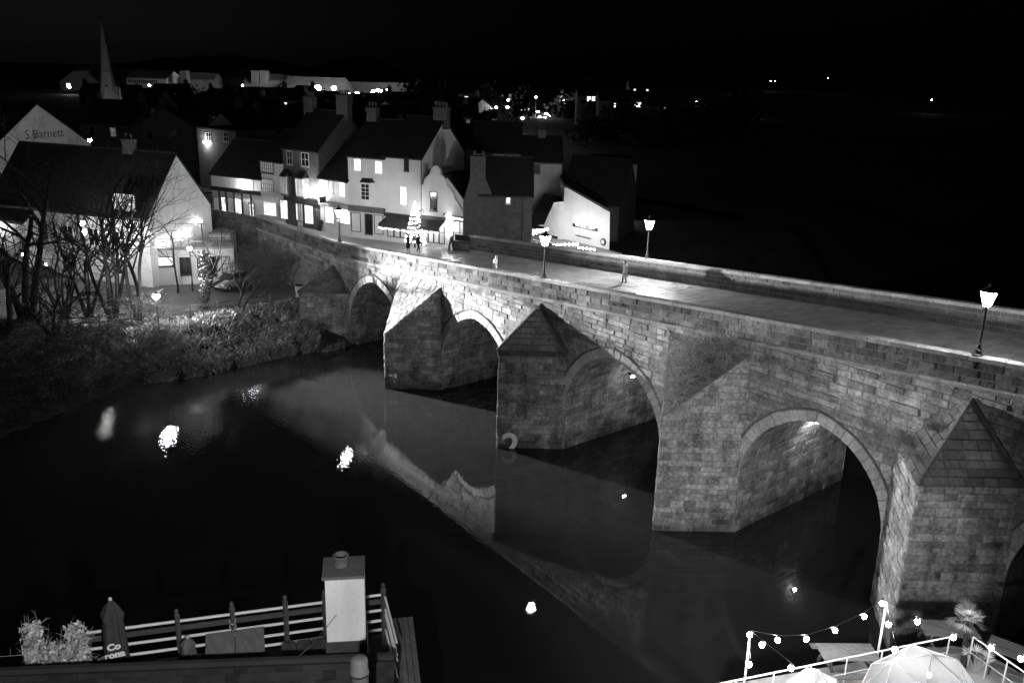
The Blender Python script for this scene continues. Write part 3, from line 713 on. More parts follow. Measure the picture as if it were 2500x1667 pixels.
def awning(H, u0, u1, z, out, drop, nm='awning'):
    P = H.P; mb = MB().extrude([P(u0, z, .18), P(u1, z, .18), P(u1, z-drop, out), P(u0, z-drop, out)], (0, 0, .05))
    a = mb.build(nm, M['canvas'], H.root); MB().extrude([P(u0, z-drop-.22, out), P(u1, z-drop-.22, out), P(u1, z-drop-.22, out+.03), P(u0, z-drop-.22, out+.03)], (0, 0, .24)).build('valance', M['canvas'], a)
    f = MB()
    for k in range(26): f.sphere(tuple(P(u0+(u1-u0)*(k+.5)/26, z-drop-.3-.12*abs(sin(k*pi/6.5)), out+.05)), .022, 5, 3)
    f.build('fairy_lights', M['fairy'], a)
    c = H.P((u0+u1)/2, z-drop*.5+.06, out*.55); return a
awning(H, .1, 2.7, 10.5, 1.5, .55)
def gooseneck(H, u, z, d0=.17):
    P = H.P; g = MB().tube([P(u, z, d0), P(u, z+.35, d0+.12), P(u, z+.5, d0+.4), P(u, z+.38, d0+.62)], .025, 5); q = P(u, z+.3, d0+.64)
    a = g.build('gooseneck_lamp', M['black'], H.root); MB().lathe([(.04, .1), (.08, .08), (.14, 0), (.12, .01)], q, 8).build('lamp_shade', M['black'], a)
gooseneck(H, .3, 11.0); gooseneck(H, 2.85, 10.95)
# --- tall white house behind the gable, its gable end towards the river
H = house('white_tall_house', 'tall white house with a stained gable end and chimney above the restaurant', G[2], G[1], 8.2, zS, 16.15, 3.4, 'eaves', 'white', 'slate', 'house', chim=[(.93, .9, 1.5)], pots=4)
window(H, rectpx(H, Zm(2, 1416, 1045), Zm(2, 1448, 1150)), 'dark', 2, 3, 'black'); window(H, rectpx(H, Zm(2, 1378, 1302), Zm(2, 1432, 1455)), 'lit', 2, 3, 'paint_white')
bx(H, -.1, 4.0, 10.35, 10.7, .003, .25, 'fascia', 'black'); awning(H, .2, 3.9, 10.3, 1.6, .5)
for i in range(5): window(H, (.25+i*.75, .85+i*.75, 8.4, 10.2), 'dim', 1, 2, 'black', sill=False, name='shop_window')
gooseneck(H, 3.6, 10.8, 0); MB().tube([H.P(H.L-.06, zS, .05), H.P(H.L-.06, 16, .05)], .05, 5).build('downpipe', M['black'], H.root)
TALL = H
# --- white shop with an oriel window
H = house('white_oriel_shop', 'white three-storey shop with an oriel window and two lit upper windows', G[3], G[2], 7.5, zS, 15.9, 3.2, 'eaves', 'white', 'slate', 'shop', chim=[(.15, 1.0, 1.1)], pots=3)
window(H, rectpx(H, Zm(2, 968, 1058), Zm(2, 1024, 1152)), 'lit', 1, 2); window(H, rectpx(H, Zm(2, 1155, 1078), Zm(2, 1214, 1178)), 'lit', 1, 2)
u0, u1, z0, z1 = rectpx(H, Zm(2, 1026, 1268), Zm(2, 1146, 1412))
P = H.P; c_ = (u0+u1)/2
MB().extrude([P(u0, z0-.15, 0), P(u0+.3, z0-.15, .42), P(u1-.3, z0-.15, .42), P(u1, z0-.15, 0)], (0, 0, z1-z0+.25)).build('oriel', M['paint_white'], H.root)
window(H, (u0+.34, u1-.34, z0+.05, z1-.05), 'dark', 2, 4, 'paint_white', sill=False, d0=.425, fw=.04)
MB().add([P(u0-.1, z1+.11, 0), P(u0+.25, z1+.11, .55), P(u1-.25, z1+.11, .55), P(u1+.1, z1+.11, 0), P(u0+.2, z1+.5, .02), P(u1-.2, z1+.5, .02)], ((0, 1, 4), (1, 2, 5, 4), (2, 3, 5), (3, 2, 1, 0))).build('oriel_roof', M['slate'], H.root)
shop(H, [(.3, 1.3, 8.5, 10.3), (1.9, 2.7, 8.3, 10.3), (3.0, 3.9, 8.5, 10.3)], (0.02, H.L-.05, 10.5, 10.95), ['dim', 'dark', 'dim'], 'canvas_mid')
# --- low white shop
H = house('low_white_shop', 'low white shop with two tall sash windows, hanging sign and bright shop window', G[4], G[3], 7, zS, 13.35, 3.0, 'eaves', 'white', 'slate', 'shop')
window(H, rectpx(H, Zm(2, 738, 1228), Zm(2, 774, 1348)), 'dim', 1, 2); window(H, rectpx(H, Zm(2, 838, 1243), Zm(2, 884, 1382)), 'lit', 1, 2)
shop(H, [rectpx(H, Zm(5, 1672, 660), Zm(5, 1760, 825)), rectpx(H, Zm(5, 1800, 665), Zm(5, 1930, 830))], (.05, H.L-.05, 10.55, 10.95), ['shop', 'shop'], 'grey')
sg = MB().box(H.P(1.25, 11.25, .62), (.05, .8, .62), atan2(H.u.y, H.u.x)); sgo = sg.build('hanging_sign', M['black'], H.root)
MB().beam(H.P(1.25, 11.62, 0), H.P(1.25, 11.62, 1.05), .03).build('sign_bracket', M['iron'], sgo)
# --- dark brick house with two bay windows
H = house('brick_bay_house', 'dark brick three-storey house with two hipped bay windows above a lit shopfront', G[5], G[4], 8, zS, 15.9, 3.6, 'eaves', 'brick', 'slate', 'house', chim=[(.02, 1.2, 1.3), (.97, 1.6, 1.6)], pots=4)
for (a, b) in (((1278, 85), (1328, 212)), ((1428, 104), (1498, 232))): window(H, rectpx(H, Zm(5, *a), Zm(5, *b)), 'dark', 2, 2, 'cream')
for (a, b) in (((1232, 345), (1330, 518)), ((1392, 365), (1503, 543))):
    u0, u1, z0, z1 = rectpx(H, Zm(5, *a), Zm(5, *b)); P = H.P
    MB().extrude([P(u0, z0-.2, 0), P(u0+.25, z0-.2, .55), P(u1-.25, z0-.2, .55), P(u1, z0-.2, 0)], (0, 0, z1-z0+.3)).build('bay', M['canvas_mid'], H.root)
    window(H, (u0+.3, u1-.3, z0+.05, z1-.05), 'dim', 2, 2, 'cream', sill=False, d0=.555, fw=.04)
    MB().add([P(u0-.12, z1+.11, 0), P(u0+.2, z1+.11, .7), P(u1-.2, z1+.11, .7), P(u1+.12, z1+.11, 0), P(u0+.3, z1+.8, .02), P(u1-.3, z1+.8, .02)], ((0, 1, 4), (1, 2, 5, 4), (2, 3, 5), (3, 2, 1, 0))).build('bay_roof', M['slate'], H.root)
shop(H, [rectpx(H, Zm(5, 1212, 590), Zm(5, 1284, 778)), rectpx(H, Zm(5, 1372, 625), Zm(5, 1438, 798)), rectpx(H, Zm(5, 1462, 645), Zm(5, 1548, 830))], (.03, H.L-.03, 10.5, 10.95), ['shop', 'shop', 'shop'])
bx(H, 1.9, 2.6, 7.9, 10.3, .003, .05, 'door', 'cream')
q = H.P(H.L-.35, 11.75, .9)
lb = MB().beam(H.P(H.L-.35, 12.2, 0), H.P(H.L-.35, 12.2, 1.0), .04).build('lamp_bracket', M['iron'], H.root)
MB().lathe([(.08, -.35), (.22, .2), (.2, .24), (.03, .42)], q, 4).build('wall_lantern', M['lantern'], lb)
# --- narrow white shop
H = house('narrow_white_shop', 'narrow white shop with wide leaded upper windows', G[6], G[5], 7, zS, 14.35, 2.8, 'eaves', 'white', 'slate', 'shop')
window(H, rectpx(H, Zm(5, 1002, 188), Zm(5, 1128, 298)), 'dim', 6, 3, 'black'); window(H, rectpx(H, Zm(5, 1012, 375), Zm(5, 1132, 518)), 'dim', 6, 3, 'black')
shop(H, [rectpx(H, Zm(5, 1040, 615), Zm(5, 1165, 745))], (.03, H.L-.03, 10.6, 11.0), ['shop'], 'cream')
# --- low shop at the end of the row
H = house('arcaded_low_shop', 'low white shop with dark pillars and slate roof at the left end of the row', G[7], G[6], 8, zS, 12.3, 3.4, 'eaves', 'white', 'slate', 'shop')
window(H, rectpx(H, Zm(5, 866, 400), Zm(5, 922, 522)), 'dim', 2, 3)
shop(H, [rectpx(H, Zm(5, x0, y0), Zm(5, x1, y1)) for (x0, y0, x1, y1) in ((520, 560, 585, 700), (602, 560, 655, 720), (668, 565, 732, 770), (742, 575, 808, 778), (890, 625, 935, 790))], (.03, H.L-.03, 10.5, 10.85), ['dim', 'shop', 'dim', 'shop', 'shop'])
for a in (1.2, 2.2, 3.4, 4.6, 5.9): bx(H, a-.07, a+.07, zS, 10.5, .07, .2, 'pillar', 'black')
q = H.P(5.1, 11.3, .5); lb = MB().beam(H.P(5.1, 11.7, 0), H.P(5.1, 11.7, .6), .04).build('lamp_bracket', M['iron'], H.root); MB().sphere(q, .15, 8, 6).build('globe_lamp', M['lantern'], lb)
# --- tall stone house behind, lit by a wall lamp
pA, pB = at(*D(452, 300), 122), at(*D(541, 300), 117)
H = house('tall_stone_house', 'tall dark stone house with a bright wall lamp, behind the low shops', (pA.x, pA.y), (pB.x, pB.y), 9, 7.5, 15.3, .3, 'flat', 'brick', 'slate', 'house')
for (a, b) in (((1835, 1005), (1880, 1070)), ((1995, 998), (2035, 1075))): window(H, rectpx(H, Zm(1, *a), Zm(1, *b)), 'dark', 2, 2, 'cream')
q = onPl(*Zm(1, 1845, 1082), H.A, H.n)+H.n*.4; lb = MB().beam(q-H.n*.4+Vector((0, 0, .1)), q+Vector((0, 0, .1)), .05).build('lamp_bracket', M['iron'], H.root); MB().sphere(q, .22, 8, 6, (1, 1, .6)).build('wall_lamp', M['lantern'], lb)
mb = MB()
S7 = H
# --- big house with the white gable beside the car park
gF, gBk = (-29.3, -7.8), (-34.0, .3)
rd = Vector((-.86, -.5, 0)); a_ = Vector((*gF, 0))+rd*20
H = house('white_gabled_inn', 'large white inn with a long dark roof and tall gable end by the car park', (a_.x, a_.y), gF, 9.36, 3.2, 10.0, 5.5, 'eaves', 'white', 'slate', 'inn', chim=[(.72, 1.0, 1.2)], over=.3)
for (a, b) in (((1012, 460), (1195, 580)),): window(H, rectpx(H, Zm(4, *a), Zm(4, *b)), 'dim', 3, 2)
for i in range(5): window(H, (3+i*3.2, 4.2+i*3.2, 6.8, 8.4), 'dark', 2, 2)
for i in range(5): window(H, (3+i*3.2, 4.2+i*3.2, 4.2, 5.6), 'dim' if i % 2 else 'dark', 2, 2)
INN = H
G2 = House(); G2.A, _, G2.u, G2.n = wallframe(gF, gBk); G2.root = H.root; G2.P = lambda a, z, d=0.: G2.A+G2.u*a+G2.n*d+Vector((0, 0, z))
window(G2, (3.8, 4.9, 7.2, 8.8), 'dim', 2, 2); window(G2, (6.3, 7.3, 7.2, 8.6), 'dim', 2, 2)
for a in (1.2, 2.3, 4.0, 5.3):
    b_ = MB().sphere(G2.P(a, 7.35 if a < 3 else 7.7, .3), .09, 7, 5).build('wall_lamp', M['dot'], H.root)
# ground-floor extension with a roof terrace
H2 = house('inn_extension', 'white flat-roofed extension with a railed roof terrace in front of the inn gable', (-30.4, -8.1), (-27.0, -.5), 3.6, 3.2, 6.7, .3, 'flat', 'white', 'grey', 'extension')
for (x0, x1, z0, z1, k) in ((1.0, 2.6, 5.2, 6.0, 'lit'), (3.3, 4.2, 4.3, 5.9, 'dark'), (4.9, 6.6, 4.1, 5.9, 'dark'), (7.2, 7.9, 4.4, 5.9, 'dim')): window(H2, (x0, x1, z0, z1), k, 2, 1, 'black')
rl = MB()
for i in range(13): rl.beam(H2.P(.1+i*.68, 6.9, -.1), H2.P(.1+i*.68, 7.8, -.1), .035)
rl.beam(H2.P(.1, 7.8, -.1), H2.P(8.26, 7.8, -.1), .05).beam(H2.P(.1, 7.35, -.1), H2.P(8.26, 7.35, -.1), .03); rl.build('terrace_railing', M['iron'], H2.root)
# bright white outbuilding on the right of the extension
pA, pB = onZ(*Zm(5, 480, 1300), 3.3), onZ(*Zm(5, 712, 1310), 3.3)
H3 = house('white_outbuilding', 'small bright white outbuilding behind the ivy-covered trunk and the parked car', (pA.x, pA.y), (pB.x, pB.y), 4, 3.2, 7.0, .3, 'flat', 'white', 'grey', 'outbuilding')
window(H3, (1.6, 2.5, 4.6, 5.6), 'dark', 2, 1, 'black')
# --- far-left white gable with old painted lettering
c0 = at(*D(88, 240), 112)
pA, pB = at(*D(-25, 330), 106), at(*D(205, 345), 119)
pA.z = pB.z = 0; L2 = (pB-pA).length
eL = at(*D(200, 335), 112).z
H = house('lettered_white_gable', 'tall white gable house with faded painted lettering at the far left', (pA.x, pA.y), (pB.x, pB.y), 12, 7.4, 13.4, 5.0, 'gable', 'cream', 'slate', 'house', over=.3)
txt = onPl(*Zm(1, 400, 1045), H.A, H.n)+H.n*.03
text_mesh('painted_lettering', 'S Barnett', 1.5, frame(txt, H.u, (0, 0, 1)), M['black'], H.root)
for i in range(3): window(H, (2.5+i*3, 3.6+i*3, 9.8, 11.4), 'dark', 2, 2)
# bright lit wall at the left edge
pA, pB = at(*D(-60, 560), 92), at(*D(62, 560), 90)
H = house('lit_white_wing', 'low white wing brightly lit by wall lamps at the left edge', (pA.x, pA.y), (pB.x, pB.y), 5, 3.2, 8.6, 1.6, 'eaves', 'white', 'slate', 'house')
q = H.P(H.L*.55, 8.3, .7); lb = MB().beam(H.P(H.L*.55, 8.4, 0), q, .05).build('lamp_bracket', M['iron'], H.root); MB().sphere(q, .16, 8, 6).build('wall_lamp', M['lantern'], lb)
# --- dark stone cottage with the big chimney, right of the restaurant
pA, pB = at(*D(1100, 500), 84), at(*D(1222, 500), 84)
H = house('stone_cottage', 'dark stone cottage with a broad chimney stack and one small lit window', (pA.x, pA.y), (pB.x, pB.y), 7, 5.0, 13.3, 3.0, 'eaves', 'darkstone', 'slate', 'cottage')
window(H, rectpx(H, Zm(3, 500, 1198), Zm(3, 528, 1258)), 'lit', 1, 2)
u0, u1, z0, z1 = rectpx(H, Zm(3, 175, 845), Zm(3, 310, 1100)); P = H.P
MB().add([P(u0, z1, .1), P(u1, z1, .1), P(u1, z1, -.9), P(u0, z1, -.9), P(u0, z0+.6, .1), P(u1, z0+.6, .1), P(u1, z0+.6, -.9), P(u0, z0+.6, -.9), P(u0-.6, z0-1.6, .15), P(u1+1.0, z0-1.6, .15), P(u1+1.0, z0-1.6, -.9), P(u0-.6, z0-1.6, -.9), P(u0-.6, 5, .15), P(u1+1.0, 5, .15), P(u1+1.0, 5, -.9), P(u0-.6, 5, -.9)], [(3, 2, 1, 0)]+[(i*4+j, (i+1)*4+j, (i+1)*4+(j+1) % 4, i*4+(j+1) % 4) for i in range(3) for j in range(4)]).build('chimney_stack', M['brick'], H.root)
for a in (.3, .9): MB().lathe([(.16, 0), (.13, .4), (.16, .45), (.1, .44)], P(u0+(u1-u0)*a*.9, z1, -.4), 8).build('chimney_pot', M['brick'], H.root)
MB().tube([P(H.L-.9, 5, .06), P(H.L-.9, 13.2, .06)], .06, 5).build('downpipe', M['black'], H.root)
# --- white cottages with dormers, grey house and dark roofs behind
pA, pB = at(*D(1085, 395), 101), at(*D(1196, 395), 101)
H = house('dormer_cottage', 'white cottage with two small dormer windows above the dark roofs', (pA.x, pA.y), (pB.x, pB.y), 7, 6.5, 15.35, 3.0, 'eaves', 'white', 'slate', 'cottage')
for (a, b) in (((315, 835), (360, 900)), ((505, 838), (553, 905))):
    uz = rectpx(H, Zm(3, *a), Zm(3, *b)); bx(H, uz[0]-.2, uz[1]+.2, uz[2]-.2, uz[3]+.35, .003, .25, 'dormer', 'slate'); window(H, uz, 'dim', 2, 2, 'paint_white', d0=.255, fw=.05)
COT = H
pA, pB = at(*D(1197, 430), 100), at(*D(1289, 430), 100)
H = house('grey_house', 'grey rendered house with one sash window among the dark roofs', (pA.x, pA.y), (pB.x, pB.y), 7, 6, 14.6, 2.4, 'eaves', 'grey', 'slate', 'house', chim=[(.5, .6, .8)])
window(H, rectpx(H, Zm(3, 742, 905), Zm(3, 795, 992)), 'dark', 1, 3, 'black')
pA, pB = at(*D(1289, 430), 99), at(*D(1425, 440), 97)
H = house('black_roofed_house', 'unlit house with a broad black roof behind the riverside pub', (pA.x, pA.y), (pB.x, pB.y), 9, 4, 10.6, 4.3, 'eaves', 'brick', 'slate', 'house')
pA, pB = at(*D(1368, 480), 112), at(*D(1457, 480), 112)
H = house('riverside_block', 'tall dim block at the waters edge lit low down by a single lamp', (pA.x, pA.y), (pB.x, pB.y), 10, 3, 13.4, .3, 'flat', 'grey', 'slate', 'building')
q = onPl(*Zm(3, 1508, 1285), H.A, H.n)+H.n*.5; lb = MB().beam(q-H.n*.5, q, .05).build('lamp_bracket', M['iron'], H.root); MB().sphere(q, .12, 7, 5).build('wall_lamp', M['lantern'], lb)
# --- riverside pub below the bridge, floodlit white wall with signs
YP = 28.0
pl = lambda x, y: onY(x, y, YP)
pr = thingW('riverside_pub', 'white riverside pub wall with sloping roofline and dark signboards, brightly floodlit', 'pub', (-6, 30, 5))
pts = [pl(1378, 458), pl(1387, 458), pl(1489, 519), pl(1487, 640), pl(1375, 640)]
MB().extrude([(p.x, p.y, p.z) for p in pts], (-7.5, 6, 0)).build('end_wall', M['white'], pr)
pts = [pl(1361, 494), pl(1376, 492), pl(1376, 640), pl(1300, 640), pl(1300, 552), pl(1337, 547)]
MB().extrude([(p.x, p.y-.5, p.z) for p in pts], (0, 6, 0)).build('side_wall', M['white'], pr)
a, b, c, d = pl(1383, 455), pl(1492, 517), pl(1490, 521), pl(1383, 460)
MB().extrude([(a.x, YP-.25, a.z), (b.x, YP-.25, b.z), (b.x, YP-.25, b.z+.25), (a.x, YP-.25, a.z+.25)], (-8, 6.5, 0)).build('roof', M['slate'], pr)
a, b = pl(1300, 552), pl(1361, 494)
MB().extrude([(a.x-.3, YP-.8, a.z), (a.x+2.6, YP-.8, a.z), (b.x, YP+2, b.z), (b.x-4.4, YP+2, b.z)], (0, .2, .2)).build('lean_to_roof', M['slate'], pr)
def psign(px0, px1, nm, m):
    a, b = pl(*px0), pl(*px1); return MB().box(((a.x+b.x)/2, YP-.12, (a.z+b.z)/2), (abs(b.x-a.x), .08, abs(b.z-a.z))).build(nm, M[m], pr), a, b
s1, a, b = psign(Zm(8, 915, 865), Zm(8, 1405, 1035), 'signboard', 'black')
for k, (w, h, t) in enumerate(((.8, .2, 'RIVERSIDE BAR'), (.74, .17, 'food served all day'), (.6, .14, 'terrace open'))):
    pass
for k, (w, hh) in enumerate(((.78, .12), (.74, .1), (.52, .07))):     # three lines of white lettering, too small to read
    z = a.z+(b.z-a.z)*(.2+.29*k); lw = (b.x-a.x)*w; x = (a.x+b.x)/2-lw/2; mb = MB(); lr = random.Random(k)
    while x < (a.x+b.x)/2+lw/2:
        l = lr.uniform(.08, .2); mb.box((x+l/2, YP-.165, z+lr.uniform(-.02, .02)), (l, .012, hh*lr.uniform(.7, 1))); x += l+.06
    mb.build('lettering', M['paint_white'], s1)
s2, a2, b2 = psign(Zm(8, 960, 1100), Zm(8, 1300, 1185), 'lower_sign', 'grey')
x = a2.x+.1; mb = MB(); lr = random.Random(4)
while x < b2.x-.15: l = lr.uniform(.08, .16); mb.box((x+l/2, YP-.165, (a2.z+b2.z)/2), (l, .012, .2*lr.uniform(.6, 1))); x += l+.05
mb.build('lettering', M['black'], s2)
q = pl(*Zm(8, 1515, 1245)); mb = MB()
mb.tube([(q.x, YP-.01, q.z), (q.x, YP-.1, q.z)], .36, 16); rs = mb.build('round_sign', M['black'], pr); MB().tube([(q.x, YP-.09, q.z), (q.x, YP-.13, q.z)], .22, 14).build('round_sign_face', M['paint_white'], rs)
for f_ in (.2, .5, .8):
    x = a.x+(b.x-a.x)*f_; z = a.z+.22; g = MB().tube([(x, YP, z), (x, YP-.35, z+.18), (x, YP-.5, z+.1)], .025, 5).build('sign_lamp', M['black'], pr)
    MB().lathe([(.07, -.04), (.05, .04), (.03, .06)], (x, YP-.52, z+.05), 7).build('lamp_head', M['dot'], g)
# terrace with railing, lit window and string of bulbs
MB().extrude([(-14.5, 21, 7.6), (-1.4, 21, 7.6), (-1.4, YP, 7.6), (-14.5, YP, 7.6)], (0, 0, -.4)).build('terrace_floor', M['paving'], pr)
mb = MB()
for i in range(14): mb.beam((-14.3+i*.98, 21.1, 7.6), (-14.3+i*.98, 21.1, 8.7), .06)
mb.beam((-14.4, 21.1, 8.7), (-1.5, 21.1, 8.7), .08).beam((-14.4, 21.1, 8.2), (-1.5, 21.1, 8.2), .04); mb.build('terrace_railing', M['iron'], pr)
for (x0, y0, x1, y1) in ((135, 1110, 290, 1250), (490, 1110, 590, 1250)):
    a = onY(*Zm(8, x0, y0), YP-.5); b = onY(*Zm(8, x1, y1), YP-.5); MB().box(((a.x+b.x)/2, YP-.55, (a.z+b.z)/2), (b.x-a.x, .06, a.z-b.z)).build('window', M['glass'], pr)
# ================================================================== DISTANT TOWN
M['far_wall'] = mat('far_stone', .2, .9, .2, .2); M['far_roof'] = mat('far_roof', .16, .8, .25, .3); M['dark_wall'] = mat('unlit_wall', .12, .9, .3, .3)
ORD = ['leftmost', 'second from left', 'third from left', 'fourth from left', 'fifth from left', 'sixth from left', 'seventh from left', 'eighth from left', 'ninth from left', 'tenth from left', 'eleventh from left', 'twelfth from left']+['%dth from left' % i for i in range(13, 30)]
def fhouse(nm, label, x0, x1, ye, k, kb=None, depth=12, z0=7.3, rise=3, orient='eaves', wm='far_wall', rm='far_roof', cat='building', **kw):
    a, b = at(*D(x0, ye), k), at(*D(x1, ye), kb or k)
    return house(nm, label, (a.x, a.y), (b.x, b.y), depth, z0, max((a.z+b.z)/2, z0+1.5), rise, orient, wm, rm, cat, **kw)
# church with its tapering octagonal spire
c = at(*D(252, 245), 170); tip = at(*D(234, 62), 170)
ch = thingW('church_spire', 'pale church with a slender octagonal stone spire and corner pinnacle', 'church', (c.x, c.y, 7.4))
c = Vector((c.x, c.y, 0)); zb, ztp = 15.2, 30.0
sp = MB().lathe([(1.75, zb), (1.35, zb+3.4), (.98, zb+6.2), (.55, zb+10.2), (.06, ztp)], c, 8, pi/8).build('spire', M['far_wall'], ch)
br = MB()
for i in range(4):
    a = pi/4+i*pi/2; o = c+Vector((cos(a)*1.75, sin(a)*1.75, zb)); br.add([o, c+Vector((cos(a-.75)*1.9, sin(a-.75)*1.9, zb)), c+Vector((cos(a+.75)*1.9, sin(a+.75)*1.9, zb)), c+Vector((cos(a)*1.0, sin(a)*1.0, zb+3.8)), c+Vector((cos(a)*2.6, sin(a)*2.6, zb))], ((4, 1, 3), (2, 4, 3)))
br.build('broaches', M['far_wall'], sp)
for h in (5.9, 6.4): MB().lathe([(1.08-(h-5.9)*.1, zb+h), (1.1-(h-5.9)*.1, zb+h+.1)], c, 8, pi/8).build('band', M['dark_wall'], sp)
for a in (-.4, 1.2, 2.8): MB().box(c+Vector((cos(a)*1.5, sin(a)*1.5, zb+2.4)), (.5, .5, 1.7), a).build('lucarne', M['far_wall'], sp)
MB().box(c+Vector((0, 0, 11.2)), (3.9, 3.9, 8), .6).build('tower', M['dark_wall'], ch)
p = at(*D(279, 245), 169); MB().lathe([(.6, 14.2), (.6, 15.6), (.5, 15.7), (.04, 18.6)], (p.x, p.y, 0), 8).build('pinnacle', M['far_wall'], ch)
MB().tube([c+Vector((0, 0, ztp-.1)), c+Vector((0, 0, ztp+.9))], .05, 4).build('weather_vane', M['iron'], sp)
lt = at(*D(252, 262), 161); 
q = at(*D(300, 250), 168); light('church_floodlight', (lt.x+2, lt.y-1, 12.2), 380, .3, 'SPOT', ch, (c.x, c.y, 21), 70, .6)
H = fhouse('church_nave_house', 'dim grey gable wall with a chimney shadow below the spire', 285, 356, 245, 150, 150, 10, wm='grey', rise=2.5, rm='slate')
# hospital-like prison blocks along the horizon
K = 400
H = fhouse('prison_gable_block', 'grey gabled block with one lit window left of the spire', 137, 206, 190, K, K, 30, 4, 4.6, 'gable'); window(H, rectpx(H, D(153, 192), D(162, 202)), 'far', 1, 1, 'far_wall', False)
H = fhouse('prison_long_wing', 'long pale-roofed wing behind the spire on the horizon', 168, 290, 177, 430, 420, 14, 4, 3.5)
H = fhouse('prison_tower_block', 'square stepped stone block rising behind the spire', 208, 262, 153, 450, 450, 14, 4, .3, 'flat')
H = fhouse('white_cell_block', 'long white cell block with a row of windows right of the spire', 290, 381, 180, K, K-6, 12, 3, 3.0, wm='white')
for i in range(14): window(H, (1.0+i*1.12, 1.6+i*1.12, H.eave-2.2, H.eave-.8), 'dark', 1, 1, 'grey', False)
H = fhouse('low_pale_block', 'low pale-roofed block on the horizon left of the centre hipped roof', 412, 492, 183, K, K, 12, 4, 2.4)
H = fhouse('hipped_hall', 'broad hipped grey hall in the middle of the horizon blocks', 478, 585, 178, 420, 415, 30, 4, 4, 'hip')
H = fhouse('turreted_block', 'pale-roofed block with two square turrets on the horizon', 560, 655, 185, 395, 390, 12, 4, 2.2)
for x in (425, 588, 608):
    p = at(*D(x, 178), 392); MB().box((p.x, p.y, p.z), (3, 3, 5.5), .7).build('turret', M['far_wall'], H.root)
H = fhouse('floodlit_cell_block', 'large floodlit block with small bright windows under the starry lamps', 642, 776, 206, 385, 378, 16, 3, 4.6, rm='far_roof')
for (x, y) in ((748, 660), (612, 660), (672, 660), (856, 662), (552, 745), (612, 748), (856, 748), (430, 745)):
    pxx = (660+x*.1531, 120+y*.1531); window(H, rectpx(H, (pxx[0]-2.4, pxx[1]-2.6), (pxx[0]+2.4, pxx[1]+2.6)), 'far', 1, 1, 'far_wall', False)
H = fhouse('long_boundary_wall', 'long plain grey boundary wall right of the floodlit block', 780, 940, 190, 420, 430, 2, 3, .3, 'flat', wm='grey')
H = fhouse('low_flat_hall', 'low flat hall with two bright windows right of the lamps', 850, 930, 226, 300, 300, 14, 5, 1.4)
for (a, b) in (((882, 228), (894, 236)), ((913, 228), (929, 235))): window(H, rectpx(H, D(*a), D(*b)), 'far', 1, 1, 'far_wall', False)
# tall-windowed school
H = fhouse('tall_windowed_school', 'dark school with tall paned windows and a small pointed gable', 486, 556, 226, 240, 236, 10, 7, 2.5, wm='dark_wall', rm='slate')
for (x0, x1) in ((490, 503), (508, 522), (528, 540), (543, 551)): window(H, rectpx(H, D(x0, 230), D(x1, 254)), 'dim', 3, 4, 'grey', False)
p = at(*D(538, 226), 237); MB().extrude([H.P(H.L*.68, H.eave-.2, .1), H.P(H.L*.88, H.eave-.2, .1), H.P(H.L*.78, H.eave+3, .1)], -H.n*3).build('gablet', M['dark_wall'], H.root)
# masts and street lamps
def lamp_far(nm, label, x, y, k, zg, r=.42, m='mast', group=None):
    p = at(*D(x, y), k); t = thingW(nm, label, 'lamp post', (p.x, p.y, min(zg, p.z-2)), group)
    MB().tube([(p.x, p.y, min(zg, p.z-2)-.3), (p.x, p.y, p.z+r*.3)], [.13, .08], 5).build('pole', M['iron'], t); MB().sphere((p.x, p.y, p.z), r, 8, 6, (1, 1, .75)).build('lamp_head', M[m], t)
for i, (x, y, r) in enumerate(((668, 215, .5), (686, 203, .85), (730, 203, .9), (763, 232, .55), (767, 203, .65), (803, 218, .6), (820, 216, .6), (858, 211, .5), (868, 208, .45), (877, 211, .45), (891, 207, .45))):
    lamp_far('floodlight_mast', 'glaring floodlight on a mast among the horizon blocks, '+ORD[i], x, y, 355, 4, r*1.5, 'mast', 'floodlights on the horizon')
for i, (x, y) in enumerate(((160, 201), (343, 196), (557, 197))): lamp_far('yard_lamp', 'single yard lamp below the pale horizon blocks, '+ORD[i], x, y, 360, 5, .42, 'dot', 'yard lamps on the horizon')
for i, (x, y, k) in enumerate(((625, 252, 230), (737, 248, 230), (720, 262, 225), (860, 263, 260), (905, 272, 190), (960, 272, 190))): lamp_far('rooftop_street_lamp', 'street lamp glowing between the dark rooftops of the middle distance, '+ORD[i], x, y, k, 7.3, .24, 'dot', 'lamps among the rooftops')
for i, (x, y, k) in enumerate(((1140, 247, 230), (1166, 247, 225), (1168, 230, 260), (1200, 272, 190), (1231, 224, 300), (1295, 230, 300))): lamp_far('high_street_lamp', 'street lamp over the bright distant shopping street, '+ORD[i], x, y, k, 7.3, .33, 'mast', 'lamps of the distant street')
for i, (x, y, k) in enumerate(((1235, 258, 330), (1245, 265, 320), (1255, 262, 320), (1240, 270, 300), (1252, 272, 300), (1262, 268, 310))):
    lamp_far('traffic_light_glow', 'one of the low bright lamps crowded on the distant road, '+ORD[i], x, y, k, 7.2, .5, 'mast', 'bright lamps crowded on the distant road')
for i, (x, y, k) in enumerate(((1600, 234, 420), (1690, 201, 600), (1720, 268, 330), (1770, 186, 700), (1781, 186, 700), (1902, 180, 700), (2140, 230, 400))): lamp_far('hillside_lamp', 'tiny lone lamp on the black wooded hillside, '+ORD[i], x, y, k, 3, .22, 'dot', 'lone lamps on the hillside')
